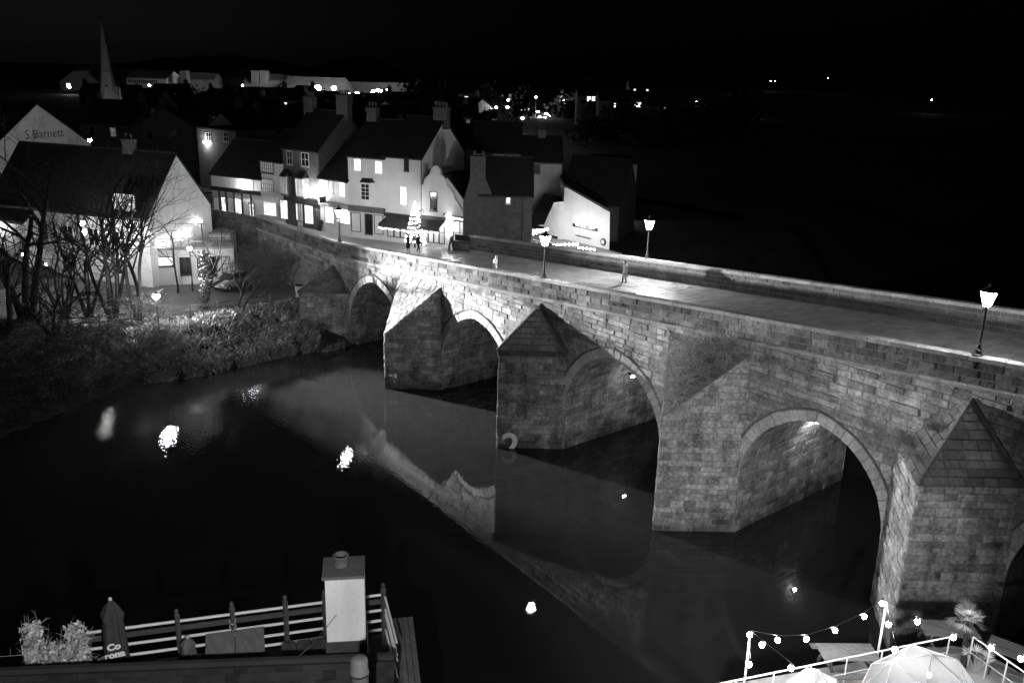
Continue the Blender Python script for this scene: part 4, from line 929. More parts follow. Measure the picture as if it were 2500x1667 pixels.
# distant shopping street
for i, (x0, x1, ye, k) in enumerate(((1064, 1086, 268, 150), (1088, 1104, 284, 165), (1105, 1124, 280, 185), (1125, 1140, 272, 205), (1180, 1222, 262, 330))):
    H = fhouse('lit_street_facade', 'small facade with glowing shop windows on the distant street, '+ORD[i], x0, x1, ye, k, k, 6, 7.3, 1.5, wm='cream', rm='slate', group='distant lit facades')
    n = max(1, int(H.L/1.8))
    for j in range(n): window(H, (.3+j*H.L/n, H.L*(j+1)/n-.3, 7.7, min(9.6, H.eave-.4)), 'shop', 1, 1, 'black', False)
    if H.eave > 11.5:
        for j in range(n): window(H, (.5+j*H.L/n, H.L*(j+1)/n-.5, 10.2, H.eave-.5), 'dim', 1, 2, 'black', False)
# houses with lit windows above the dark bend of the river
for i, (x0, x1, ye, k, wins) in enumerate(((1345, 1376, 221, 260, ((1349, 222, 1357, 233), (1360, 222, 1367, 232))), (1400, 1425, 232, 240, ((1410, 238, 1414, 247),)), (1450, 1505, 203, 280, ((1456, 205, 1460, 211), (1485, 206, 1489, 212), (1482, 221, 1489, 229))), (1457, 1540, 234, 250, ((1458, 236, 1472, 246), (1480, 237, 1488, 245), (1497, 236, 1503, 243), (1520, 222, 1527, 231))), (1505, 1545, 244, 235, ((1522, 247, 1533, 255),)), (1035, 1096, 214, 300, ((1050, 222, 1092, 234),)))):
    hw_ = max((x1-x0)/2, 4.2*2206/k/1.0629); xm = (x0+x1)/2
    H = fhouse('riverside_house', 'dark house with lit windows above the far river bend, '+ORD[i], xm-hw_, xm+hw_, ye, k, k, 9, 7, 2.4, wm='dark_wall', rm='slate', cat='house', group='houses above the river bend')
    for w in wins: window(H, rectpx(H, D(w[0], w[1]), D(w[2], w[3])), 'far', 2, 2, 'grey', False)
# unlit terraces between the street and the horizon
tr = random.Random(21); cnt = 0
for ri, (k, y0) in enumerate(((112, 318), (128, 300), (148, 288), (170, 276), (200, 264), (235, 254), (275, 244))):
    oi = 0; x = (180+tr.uniform(0, 40) if k < 300 else 960) if k > 120 else 300
    while x < (1075 if k < 120 else 1090 if k < 160 else 1050):
        w = tr.uniform(6, 11)*2206/k/1.0629; pxm = x+w/2
        p = at(*D(pxm, y0), k)
        blocked = (k < 135 and (pxm < 400 or 440 < pxm < 560)) or (k == 112 and (pxm < 545 or pxm > 640))
        if not blocked and tr.random() < .9:
            ez = 7.4+tr.uniform(4.8, 7.2)-(k > 180)*1.0-(k > 250)*.8; a, b = at(*D(x, y0), k), at(*D(x+w*.96, y0), k*tr.uniform(.96, 1.04))
            H = house('terraced_house', 'unlit slate-roofed house in the '+['nearest', 'second', 'third', 'fourth', 'fifth', 'sixth', 'seventh', 'eighth', 'farthest'][ri]+' dark row behind the street, '+ORD[oi], (a.x, a.y), (b.x, b.y), 8, 7.2, ez, tr.uniform(2.4, 3.4), 'eaves' if tr.random() < .75 else 'gable', tr.choice(['dark_wall', 'brick', 'brick', 'grey']), 'slate', 'house', chim=[(tr.choice([.04, .95]), 1.1, 1.1)] if tr.random() < .8 else (), group='unlit terraced houses', pots=3)
            n = 2; oi += 1
            for j in range(n): window(H, (H.L*(.18+.4*j), H.L*(.18+.4*j)+1.0, H.eave-2.0, H.eave-.6), 'far' if tr.random() < (.16 if k < 190 else .3) else ('dim' if tr.random() < .2 else 'dark'), 1, 2, 'grey', False)
        x += w*tr.uniform(.98, 1.25)

# dark trees among the roofs and along the far bank
fr_ = random.Random(31)
def far_tree(x, y, k, h, lab):
    b = at(*D(x, y), k); zb = max(3., b.z-h); t = thingW('far_tree', lab, 'tree', (b.x, b.y, zb), 'dark trees in the distance')
    MB().tube([(b.x, b.y, zb-.3), (b.x, b.y, zb+h*.7)], [.3, .1], 5).build('trunk', M['bark'], t); mb = MB()
    for i in range(150):
        o = Vector((fr_.gauss(0, h*.2), fr_.gauss(0, h*.2), h*.58+fr_.gauss(0, h*.17))); c = Vector((b.x, b.y, zb))+o; s_ = h*.055*fr_.uniform(.6, 1.4); mb.tone = fr_.random()
        for j in range(3):
            a = Vector((fr_.gauss(0, 1), fr_.gauss(0, 1), fr_.gauss(0, 1))).normalized()*s_; d = a.orthogonal().normalized()*s_*.7; q = c+Vector((fr_.gauss(0, s_), fr_.gauss(0, s_), fr_.gauss(0, s_))); mb.add([q-a, q+d, q+a, q-d], ((0, 1, 2, 3),))
    mb.build('crown', M['wood_far'], t)
for i, (x, y, k, h) in enumerate(((300, 205, 300, 9), (345, 213, 310, 8), (440, 200, 330, 10), (475, 212, 260, 8), (600, 232, 250, 8), (950, 178, 330, 14), (985, 172, 320, 15), (1020, 190, 300, 12), (1110, 190, 330, 12), (1190, 210, 260, 10), (1300, 218, 300, 12), (1330, 212, 300, 12))): far_tree(x, y, k, h, 'dark rounded tree standing among the distant rooftops, '+ORD[i])
for i, (x, y, k, h) in enumerate(((1385, 205, 260, 12), (1430, 215, 240, 12), (1475, 255, 220, 9), (1515, 262, 200, 9), (1555, 225, 230, 13), (1590, 240, 210, 13), (1640, 235, 230, 14), (1400, 262, 210, 9), (1350, 262, 200, 8), (1700, 225, 260, 16))): far_tree(x, y, k, h, 'black tree on the far bank of the river bend, '+ORD[i])
# ================================================================== PLANTS
def branch(mb, p, d, L, r, lev, rg, up=.12, curl=.25, kids=(2, 4), tips=None, n=5, seg=5):
    pts = [p.copy()]; rad = [r]; q = p.copy(); dd = d.copy()
    for i in range(seg):
        dd = (dd+Vector((rg.gauss(0, curl), rg.gauss(0, curl), rg.gauss(0, curl)))*.5+Vector((0, 0, up*.4))).normalized()
        q = q+dd*(L/seg); pts.append(q.copy()); rad.append(r*(1-.62*(i+1)/seg))
    mb.tone = rg.random(); mb.tube(pts, rad, max(3, n), cap=False)
    if lev <= 0:
        if tips is not None: tips.append(q.copy())
        return
    for c in range(rg.randint(*kids)):
        t = rg.uniform(.35, 1.0); i = min(seg-1, int(t*seg)); o = pts[i].lerp(pts[i+1], t*seg-i)
        ax = (pts[i+1]-pts[i]).normalized(); sd = ax.orthogonal().normalized(); sd.rotate(Matrix.Rotation(rg.uniform(0, 2*pi), 3, ax))
        nd = (ax*rg.uniform(.5, 1.0)+sd*rg.uniform(.5, .9)).normalized()
        branch(mb, o, nd, L*rg.uniform(.5, .8), max(rad[i]*.62, .004), lev-1, rg, up, curl, kids, tips, n-1, max(3, seg-1))
def tree(nm, label, base, h, r, stems, seed, lev=4, lean=(0, 0), kids=(3, 5), spread=.35, up=.12, m='bark', group=None):
    rg = random.Random(seed); base = Vector(base); t = thingW(nm, label, 'tree', base, group); tr_ = MB(); cr_ = MB()
    for s_ in range(stems):
        a = 2*pi*s_/max(1, stems)+rg.uniform(-.5, .5); sp = spread if stems > 1 else .06
        d = Vector((cos(a)*sp+lean[0], sin(a)*sp+lean[1], 1)).normalized(); q = base+Vector((cos(a), sin(a), 0))*r*.6*(stems > 1)+Vector((0, 0, -.3)); pts = [q.copy()]; rad = [r*1.25]; L = h*rg.uniform(.5, .62)
        for i in range(7):
            d = (d+Vector((rg.gauss(0, .09), rg.gauss(0, .09), .03))).normalized(); q = q+d*(L/7); pts.append(q.copy()); rad.append(r*(1-.55*(i+1)/7))
        tr_.tube(pts, rad, 7)
        for c in range(rg.randint(5, 7)):
            u = rg.uniform(.42, 1); i = min(6, int(u*7)); o = pts[i].lerp(pts[i+1], u*7-i); ax = (pts[i+1]-pts[i]).normalized(); sd = ax.orthogonal().normalized(); sd.rotate(Matrix.Rotation(rg.uniform(0, 2*pi), 3, ax))
            branch(cr_, o, (ax*.8+sd*.75).normalized(), h*rg.uniform(.24, .36), rad[i]*.6, lev-1, rg, up, .22, kids)
    tr_.build('trunk', M[m], t, smooth=True); cr_.build('crown', M['twig' if m == 'twig' else 'bark'], t)
    return t
def gz(x, y): return hgt(x, y)
def bp(x, y, z=3.0):       # photo pixel (d) on the bank
    p = onZ(*D(x, y), z); return Vector((p.x, p.y, hgt(p.x, p.y)))
TREES = [
 ('bare_tree', 'big bare tree with a thick forking trunk at the left edge', bp(62, 745, 2.6), 19, .36, 3, 4, (0, 0), .30),
 ('bare_tree', 'many-stemmed bare tree by the river left of the lowest lamp', bp(262, 742, 2.8), 18, .19, 6, 4, (-.05, 0), .30),
 ('bare_tree', 'bare tree with three dark upright trunks right of the many-stemmed tree', bp(318, 745, 2.8), 17, .2, 3, 4, (.05, .05), .2),
 ('bare_tree', 'slender bare tree standing against the white inn gable', Vector((-26.2, -6.6, 3.2)), 10.5, .11, 1, 4, (0, 0), .1),
 ('bare_tree', 'low leaning bare tree bending over the fence by the bridge', bp(548, 722, 3.0), 6.5, .13, 2, 4, (.25, .45), .25),
 ('bare_tree', 'bare tree overhanging the dark water at the bottom of the left bank', bp(130, 800, 2.0), 9, .2, 3, 4, (.15, -.1), .45) ,
 ('bare_tree', 'dark bare tree leaning over the brambles below the big forked tree', bp(20, 790, 2.2), 12, .22, 3, 4, (.1, 0), .4),
 ('bare_tree', 'thin bare sapling group just right of the big forked tree', bp(150, 740, 2.8), 12, .12, 5, 4, (0, 0), .3),
 ('bare_tree', 'bare tree in front of the dark inn roof left of the floodlight', bp(205, 735, 2.9), 15, .17, 3, 4, (0, .05), .25)]
for i, (nm, lb, b, h, r, st_, lev, lean, spr) in enumerate(TREES): tree(nm, lb, b, h, r, st_, 40+i, lev, lean, (2, 4), spr)
# ivy-covered trunk: trunk wrapped in leaves
ib = bp(470, 715, 3.0); t = tree('ivy_tree', 'tree trunk thickly wrapped in ivy beside the parked car', ib, 10, .2, 1, 77, 3, (.02, .03), (2, 3))
def leaves(mb, c, spread, n, size, rg, flat=.0):
    for i in range(n):
        cl = lambda s_: max(-1.7*s_, min(1.7*s_, rg.gauss(0, s_))); o = c+Vector((cl(spread[0]), cl(spread[1]), cl(spread[2]))); a = Vector((rg.gauss(0, 1), rg.gauss(0, 1), rg.gauss(0, 1))).normalized(); b = a.orthogonal().normalized(); b.rotate(Matrix.Rotation(rg.uniform(0, 6.28), 3, a)); s_ = size*rg.uniform(.6, 1.3); mb.tone = rg.random()
        mb.add([o-a*s_, o+b*s_*.5, o+a*s_, o-b*s_*.5], ((0, 1, 2, 3),))
lr = random.Random(5); iv = MB()
for i in range(60): leaves(iv, ib+Vector((i*.004, i*.006, .2+i*.085)), (.27, .27, .12), 34, .11, lr)
iv.build('ivy', M['leaf'], t)
iv = MB()
def twigs(mb, c, rad, n, L, rg, r=.012, up=.5, dirb=None):
    for i in range(n):
        o = Vector(c)+Vector((rg.uniform(-1, 1)*rad[0], rg.uniform(-1, 1)*rad[1], rg.uniform(0, 1)*rad[2]))
        d = Vector((rg.gauss(0, 1), rg.gauss(0, 1), abs(rg.gauss(0, 1))*up+.2)).normalized()
        if dirb: d = (d+Vector(dirb)).normalized()
        mb.tone = rg.random(); l = L*rg.uniform(.5, 1.2); pts = [o]; q = o.copy()
        for k in range(4): d = (d+Vector((rg.gauss(0, .2), rg.gauss(0, .2), rg.gauss(0, .15)-.08))).normalized(); q = q+d*(l/4); pts.append(q.copy())
        mb.tube(pts, [r, r*.9, r*.7, r*.5, r*.25], 3, cap=False)
        for j in range(2):
            o2 = pts[2+j]; d2 = (d+Vector((rg.gauss(0, .8), rg.gauss(0, .8), rg.gauss(0, .6)))).normalized(); mb.tube([o2, o2+d2*l*.2, o2+d2*l*.36+Vector((0, 0, -.03))], [r*.6, r*.45, r*.2], 3, cap=False)
def shrub(nm, label, blobs, seed, m='twig', leaf=None, leafn=0, leafs=.07, L=1.6, n=160, r=.011, up=.5, dirb=None):
    rg = random.Random(seed); b0 = blobs[0]; t = thingW(nm, label, 'shrub', (b0[0][0], b0[0][1], b0[0][2])); mb = MB()
    for (c, rad) in blobs: twigs(mb, c, rad, n, L, rg, r, up, dirb)
    mb.build('twigs', M[m], t)
    if leafn:
        lf = MB()
        for (c, rad) in blobs: leaves(lf, Vector(c)+Vector((0, 0, rad[2]*.6)), (rad[0]*.55, rad[1]*.55, rad[2]*.32), leafn, leafs, rg)
        lf.build('foliage', M[leaf or 'leaf'], t)
    return t
shrub('wall_shrub', 'tangle of pale bare shrubs against the bridge wall below the street', [((-22.6, 1.4, 3.2), (1.4, 1.4, 3.0)), ((-24, 1.6, 3.2), (2, 1.2, 3.2)), ((-27, 1, 3.2), (1.8, 1.5, 2.6))], 61, L=2.6, n=300, r=.013, up=.9, leafn=260, leafs=.06)
shrub('pier_top_bush', 'low dark bush growing on the first pier beside the land arch', [((-14.4, 1.9, 5.2), (1.2, .9, .9))], 62, L=.8, n=120, leafn=200)
shrub('bank_bramble', 'dark bramble thicket hanging over the water along the left bank', [((wx(y)-1.0-s_*.9, y, .4+s_*.6), (1.8, 1.4, 1.2)) for y in (-12.5, -15, -17.5, -20, -22.5, -25, -28, -31) for s_ in (0, 2.2, 4.4, 6.6)], 63, 'bark', L=1.7, n=170, r=.014, up=.5, leafn=160, leafs=.09)
shrub('hedge_shrub', 'dark leafy hedge along the fence on top of the river bank', [((-16.8+.2*sin(y), y, 2.3), (.8, 1.0, .9)) for y in (-4, -6.5, -9, -11.5)], 64, 'bark', L=.9, n=110, r=.01, leafn=420, leafs=.08)
pt2 = Vector((PS*2, 1.9, 8.9))
shrub('cutwater_bush', 'wiry overgrown bush covering the sloping cutwater of the third pier', [((PS*2-.35, 2.9, 9.9), (1.2, .5, .35)), ((PS*2-.6, 2.2, 9.2), (.9, .5, .3)), ((PS*2-.2, 1.4, 8.4), (.6, .45, .25)), ((PS*2+1.2, 2.9, 10.3), (.7, .4, .4)), ((PS*2, .8, 7.7), (.3, .3, .2))], 65, 'grass', L=1.35, n=260, r=.012, up=.7, leafn=520, leafs=.06, dirb=(.1, -.2, .25))
shrub('cutwater_grass', 'tuft of dry weeds on the roof edge of the nearest pier', [((PS*3-1.0, 1.6, 8.9), (.5, .6, .25)), ((PS*3-1.9, 2.6, 8.9), (.5, .4, .25)), ((PS*3-.9, 2.7, 10.0), (.35, .3, .25))], 66, L=.7, n=140, r=.007, up=.8, leafn=120, leafs=.04, dirb=(-.4, -.3, 0))
for i, (x, y) in enumerate(((1322, 760), (1500, 742), (1620, 785), (1365, 728))):
    p = onY(x, y, 3.36); shrub('parapet_weed', 'small pale weed rooted in the string course, '+ORD[i], [((p.x, p.y-.02, p.z-.1), (.22, .04, .1))], 70+i, L=.35, n=40, r=.005, leafn=40, leafs=.035, dirb=(0, -.5, .1))
# lit grass on the river bank
gr = random.Random(9); gm = MB()
tus = [(gr.uniform(-14.5, 3.0), gr.uniform(.15, 5.6), gr.uniform(.5, 1.7), gr.uniform(.15, .5)) for _ in range(620)]
for i in range(30000):
    ty, ts, th_, tr2 = tus[i % 620]; y = ty+gr.gauss(0, tr2*.6); s_ = max(.1, ts+gr.gauss(0, tr2*.6))
    x = wx(y)-s_
    if y > 0 and x > -17 and x < -11.4 and y > 3.5*(abs(x+14.2)/2.85-1)*-1: continue
    z = hgt(x, y); h = gr.uniform(.16, .45)*th_; a = gr.uniform(0, 6.28); lx, ly = cos(a)*h*.6+.12, sin(a)*h*.6-.03; w = .014; gm.tone = gr.random()
    gm.add([(x-w*sin(a), y+w*cos(a), z-.03), (x+w*sin(a), y-w*cos(a), z-.03), (x+lx*.4+w*.6*sin(a), y+ly*.4-w*.6*cos(a), z+h*.65), (x+lx, y+ly, z+h*.9)], ((0, 1, 2), (0, 2, 3)))
gm.build('bank_grass', M['grass'], kind='stuff')
M['lantern3'] = emit('near_lantern_glow', 130)
# ================================================================== CAR PARK THINGS
fn = thingW('post_and_rail_fence', 'timber post and rail fence along the top of the river bank', 'fence', (-17.6, -6, 3.2))
poly = [(-17.0, 1.0), (-17.3, -1.4), (-17.5, -3.8), (-17.6, -6.2), (-17.8, -8.6), (-18.0, -11), (-18.3, -13.4), (-18.8, -15.8), (-19.6, -18)]
for i, (x, y) in enumerate(poly):
    z = hgt(x, y)-.2; MB().box((x, y, z+.6), (.11, .11, 1.3)).build('post', M['table' if i < 4 else 'timber'], fn)
    if i:
        a, b = poly[i-1], (x, y)
        for h in (.55, 1.02): MB().beam((a[0], a[1], hgt(*a)+h-.15), (b[0], b[1], hgt(*b)+h-.15), .05, .11).build('rail', M['timber'], fn)
def column(nm, label, p, zg, r=.16, m='lantern', head=None):
    t = thingW(nm, label, 'lamp post', (p[0], p[1], zg)); MB().tube([(p[0], p[1], zg-.3), (p[0], p[1], zg+.9), (p[0], p[1], zg+1.0), (p[0], p[1], p[2]-.15)], [.09, .09, .055, .045], 7).build('column', M['iron'], t)
    MB().lathe([(.07, -.18), (.12, -.12), (.05, -.1)], p, 8).build('collar', M['iron'], t)
    MB().sphere(p, r, 10, 7).build('globe', M[m], t); MB().lathe([(r*1.05, r*.75), (r*.7, r*1.1), (.03, r*1.3)], p, 10).build('cap', M['iron'], t); return t
M['car_lamp'] = emit('car_park_lamp_glow', 210)
column('riverside_lamp', 'lamp post on the bank throwing light over the car park edge', (-14.9, -12.3, 6.15), 2.6, .26, 'car_lamp')
column('terrace_lamp', 'lamp post in front of the white inn extension', (-26.0, -5.2, 7.4), 3.2, .2, 'bulb')
column('left_lamp', 'lamp post behind the forked tree at the left edge', (-27.6, -19, 8.1), 3.2, .15, 'dot')
column('yard_lamp', 'smaller lamp low among the branches near the left edge', tuple(at(*D(105, 608), 84)), 3.2, .14, 'dot')
p = at(*D(462, 508), 92); column('gate_lamp', 'small lamp at the corner of the inn beside the ivy trunk', (p.x, p.y, p.z), 4, .11, 'dot')
p = at(*D(206, 322), 101); column('lane_lamp', 'lamp behind the inn roof shining on pale branches below the lettered gable', (p.x, p.y, p.z), 6, .2, 'car_lamp')
# the big floodlight that lights the bridge
fb = Vector((-30.0, -13.4, 9.1)); t = thingW('floodlight_mast', 'tall mast with the glaring floodlight that lights the bridge', 'floodlight', (fb.x, fb.y, 3.2))
fb0 = Vector((fb.x, fb.y, 0)); aim = Vector((17, 3.5, 6.5)); dv = (aim-fb).normalized()
MB().tube([(fb.x, fb.y, 2.9), (fb.x, fb.y, 9.8)], [.1, .06], 7).build('mast', M['iron'], t)
MB().tube([fb-dv*.28, fb-dv*.02], [.14, .26], 10).build('lamp_housing', M['iron'], t)
hl = MB(); hl.tube([fb, fb+dv*.05], [.3, .3], 12); hl.build('lens', M['car_lamp'], t)
MB().sphere(fb+Vector((0, 0, .8)), .22, 10, 7).build('mast_globe', M['lantern3'], t)
light('flood_beam', fb+dv*.12, 175000, .22, 'SPOT', t, aim, 42, 1.0)
# parked car
def car(loc, rz, label):
    t = thing('parked_car', label, 'car', loc, rz)
    sec = [(-2.0, .55, .75, .62, .6), (-1.75, .3, .95, .82, .74), (-1.2, .24, 1.0, .85, .8), (-.3, .22, 1.0, .87, .82), (.7, .22, 1.0, .87, .82), (1.2, .24, .98, .85, .8), (1.75, .3, .82, .8, .7), (2.0, .45, .66, .68, .6)]
    mb = MB(); 
    for (x, zb, zt_, wb, wt) in sec: mb.v += [(x, -wb*.95, zb), (x, -wb, (zb+zt_)/2), (x, -wt, zt_), (x, wt, zt_), (x, wb, (zb+zt_)/2), (x, wb*.95, zb)]
    for i in range(len(sec)-1):
        for j in range(6): mb.f.append((i*6+j, i*6+(j+1) % 6, (i+1)*6+(j+1) % 6, (i+1)*6+j)); mb.t.append(.5); mb.m.append(0)
    mb.f += [(5, 4, 3, 2, 1, 0), tuple(len(sec)*6-6+j for j in range(6))]; mb.t += [.5]*2; mb.m += [0]*2
    cm = mat('car_paint', .32, .25, .05, 3, spec=.6); b = mb.build('body', cm, t, smooth=False)
    cab = [(-1.85, .92, .72), (-1.35, 1.42, .60), (.15, 1.46, .60), (1.05, .97, .72)]; g = MB()
    for (x, z, w) in cab: g.v += [(x, -w, z), (x, w, z)]
    gb = [(-1.85, .88, .74), (1.05, .9, .74)]
    g.f = [(0, 1, 3, 2), (4, 5, 7, 6), (0, 2, 4, 6), (1, 7, 5, 3)]; g.t = [.5]*4; g.m = [0]*4; g.build('windows', M['glass'], t)
    r = MB(); r.add([(-1.4, -.61, 1.41), (.2, -.61, 1.45), (.2, .61, 1.45), (-1.4, .61, 1.41), (-1.3, -.5, 1.49), (.1, -.5, 1.52), (.1, .5, 1.52), (-1.3, .5, 1.49)], ((4, 5, 6, 7), (0, 1, 5, 4), (1, 2, 6, 5), (2, 3, 7, 6), (3, 0, 4, 7))); r.build('roof', cm, t)
    for x in (-.55, .28):
        for s_ in (-1, 1): MB().beam((x-.05, s_*.735, .95), (x, s_*.625, 1.42), .05, .06).build('pillar', cm, t)
    for x in (-1.25, 1.28):
        for s_ in (-1, 1):
            w = MB().tube([(x, s_*.68, .31), (x, s_*.87, .31)], .31, 14).build('wheel', M['black'], t); MB().tube([(x, s_*.85, .31), (x, s_*.88, .31)], .19, 10).build('rim', M['metal'], w)
    for s_ in (-1, 1):
        MB().box((1.93, s_*.55, .68), (.12, .3, .13), 0).build('headlight', M['paint_white'], t); MB().box((-1.93, s_*.6, .78), (.1, .2, .18), 0).build('tail_light', M['canvas_mid'], t); MB().box((.85, s_*.93, .98), (.14, .16, .12)).build('door_mirror', cm, t)
    MB().box((2.02, 0, .5), (.03, .5, .11)).build('number_plate', M['paint_white'], t)
    return t
p = onZ(*D(531, 660), 3.24); car((p.x, p.y, 3.24), radians(-62), 'pale hatchback parked in front of the white outbuilding')
# white round bin by the land arch
p = onZ(*D(688, 680), 3.25); t = thingW('white_drum', 'white drum standing in front of the small land arch', 'drum', (p.x, p.y, 3.2))
MB().lathe([(.36, 0), (.4, .1), (.4, 1.0), (.36, 1.1)], (p.x, p.y, 3.2), 14).build('drum_body', M['paint_white'], t); MB().lathe([(.42, 1.1), (.42, 1.16), (.2, 1.22)], (p.x, p.y, 3.2), 14).build('lid', M['black'], t)
# ================================================================== BRIDGE LAMPS
import bmesh
def lantern(label, x, y, zb, h=3.2, gl='lantern'):
    t = thing('street_lantern', label, 'street lamp', (x, y, zb), group='lanterns on the bridge parapets')
    MB().lathe([(.2, -.55), (.22, -.5), (.13, -.4), (.13, -.05), (.24, 0), (.24, .06), (.17, .1), (.13, .2), (.15, .26), (.09, .32), (.075, .5), (.1, .53), (.065, .57), (.05, h-1.2), (.08, h-1.16), (.05, h-1.1), (.045, h-.97)], n=10).build('column', M['iron'], t)
    g = h-.98
    MB().lathe([(.15, g), (.36, g+.62)], n=4, a0=pi/4).build('glass', M[gl], t)
    fr = MB()
    for i in range(4):
        a = pi/4+i*pi/2; fr.beam((cos(a)*.155, sin(a)*.155, g-.02), (cos(a)*.372, sin(a)*.372, g+.64), .026)
    fr.lathe([(.19, g-.03), (.19, g)], n=4, a0=pi/4); fr.build('lantern_frame', M['iron'], t)
    MB().lathe([(.39, g+.63), (.35, g+.67), (.17, g+.79), (.12, g+.85), (.09, g+.87), (.1, g+.95), (.02, g+1.05)], n=8).build('lantern_cap', M['iron'], t)
    br = MB()
    for s_ in (-1, 1): br.tube([(0, s_*.05, g-.2), (0, s_*.22, g-.12), (0, s_*.25, g+.02)], .02, 5)
    br.build('scroll_bracket', M['iron'], t)
    return t
M['lantern2'] = emit('bright_lantern_glow', 260)
lantern('black lantern on the near parapet in front of the shops', -13.2, YN+.2, zt(-13.2))
lantern('black lantern on the near parapet above the second cutwater pier', PS+.05, YN+.2, zt(PS))
lantern('black lantern on the near parapet at the right edge', 42.5, YN+.2, zt(42.5), gl='lantern3')
lantern('black lantern on the far parapet standing against the black river', 13.6, YF-.25, zt(13.6), gl='lantern2')
# lamps fixed under two of the arches
for i, (x, y) in enumerate(((1881, 986), (1441, 877))):
    A = ARCH[3-i]; p = (Vector((32.2, 9.4, 5.6)), Vector((18.4, 8.6, 4.6)))[i]; nm = ('nearest', 'third')[i]
    t = thingW('arch_lamp', 'small lamp fixed under the vault of the '+nm+' river arch', 'lamp', p)
    MB().box(p+Vector((-.22, 0, .1)), (.4, .14, .12)).build('bracket', M['iron'], t); MB().box(p+Vector((0, 0, -.02)), (.16, .2, .1)).build('lamp_face', M['lantern' if i == 0 else 'dot'], t)
# ================================================================== PEOPLE
def person(label, loc, rz, h=1.72, coat='cloth_dark', legs='cloth_dark', stride=.18, hair='hair', longcoat=False, arm=.12, lean=0.):
    t = thing('person', label, 'person', loc, rz); s = h/1.75; mb = bpy.data.meshes.new('body')
    V = []; E_ = []; R = []
    def v(x, y, z, r, p=None):
        V.append((x*s, y*s, z*s)); R.append(r*s)
        if p is not None: E_.append((p, len(V)-1))
        return len(V)-1
    pel = v(0, 0, .95, .13); w = v(.01+lean*.2, 0, 1.10, .125, pel); chs = v(.02+lean*.5, 0, 1.30, .15, w); nk = v(.03+lean*.8, 0, 1.47, .065, chs); hd0 = v(.05+lean, 0, 1.56, .075, nk); hd = v(.06+lean, 0, 1.64, .095, hd0); v(.06+lean, 0, 1.71, .07, hd)
    v(.15+lean, 0, 1.615, .022, hd)
    for sd in (-1, 1):
        sw = stride*sd
        hp = v(0, .09*sd, .88, .10, pel); kn = v(sw*.55+.04, .10*sd, .50, .065, hp); an = v(sw-.02*(sw < 0), .10*sd, .09+.03*(sw < 0), .042, kn); v(sw+.16, .11*sd, .035, .035, an)
        shd = v(.02+lean*.6, .17*sd, 1.38, .07, chs); el = v(-arm*sd*.5-.02+lean*.3, .24*sd, 1.12, .045, shd); wr_ = v(-arm*sd+.06, .25*sd, .88, .03, el); pm_ = v(-arm*sd+.08, .25*sd, .81, .033, wr_)
        for f in range(4): k = v(-arm*sd+.05+f*.02, .25*sd-.012*sd*0, .745-.004*abs(f-1.5), .009, pm_); v(-arm*sd+.06+f*.02, .238*sd, .715, .008, k)
        k = v(-arm*sd+.115, .235*sd, .79, .010, pm_); v(-arm*sd+.13, .225*sd, .76, .009, k)
    mb.from_pydata(V, E_, []); o = bpy.data.objects.new('body', mb); COL.objects.link(o); o.parent = t
    o.modifiers.new('skin', 'SKIN')
    for i, d in enumerate(mb.skin_vertices[0].data): d.radius = (R[i], R[i]*(1.25 if i in (1, 2) else 1)); d.use_root = (i == 0)
    sb = o.modifiers.new('sub', 'SUBSURF'); sb.levels = 1; sb.render_levels = 2; mb.materials.append(M[legs])
    # coat, head, hair as clothing over the continuous body
    lo = .52 if longcoat else .82
    pr = [(.20+(.05 if longcoat else 0), lo), (.19, .95), (.165, 1.10), (.195, 1.30), (.19, 1.38), (.10, 1.47), (.075, 1.50)]
    c = MB(); c.lathe(pr, n=14); c.v = [((x*.80+(lean*max(0, z-.9))*1.4)*s, y*1.15*s, z*s) for (x, y, z) in c.v]; c.build('coat', M[coat], t, smooth=True)
    for sd in (-1, 1):
        MB().tube([Vector((.02+lean*.6, .17*sd, 1.39))*s, Vector((-arm*sd*.5-.02+lean*.3, .245*sd, 1.12))*s, Vector((-arm*sd+.05, .255*sd, .89))*s], [.082*s, .066*s, .048*s], 8).build('sleeve', M[coat], t, smooth=True)
    hm = MB().sphere(Vector((.065+lean, 0, 1.625))*s, .1*s, 12, 8, (1, .84, 1.18)); hm.build('head', M['skin'], t, smooth=True)
    MB().sphere(Vector((.04+lean, 0, 1.655))*s, .108*s, 12, 7, (1, .88, 1.0)).build('hair', M[hair], t, smooth=True)
    return t
def road(px, py): 
    p = onZ(px, py, 8.8)
    for _ in range(6): p = onZ(px, py, zd(p.x)+.02)
    return p
p = road(1524, 693); person('person in a long pale coat walking over the bridge near the far lantern', p, radians(200), 1.72, 'cloth_light', 'cloth_dark', .1, longcoat=True)
p = onZ(1209, 624, 9.35+1.75); p.z = zd(p.x)+.02; person('person in a bright white coat just behind the near parapet', p, radians(30), 1.8, 'paint_white', 'cloth_light', .2, 'cloth_light', True, lean=.05)
p = onZ(996, 618, 8.1); p.z = zd(max(p.x, -13.5))+.02; person('dark-clothed person left of the Christmas tree', p, radians(60), 1.75, 'cloth_dark', 'cloth_dark', .12, longcoat=True)
p2 = onZ(1021, 616, 8.1); p2.z = zd(max(p2.x, -13.5))+.02; person('dark-clothed person just right of the Christmas tree', p2, radians(80), 1.7, 'cloth_dark', 'cloth_dark', .16)
p = onZ(848, 572, 7.9); p.z = 7.86; person('person in a dark jacket standing before the bright shop doorway', p, radians(-40), 1.78, 'cloth_mid', 'cloth_dark', .1)
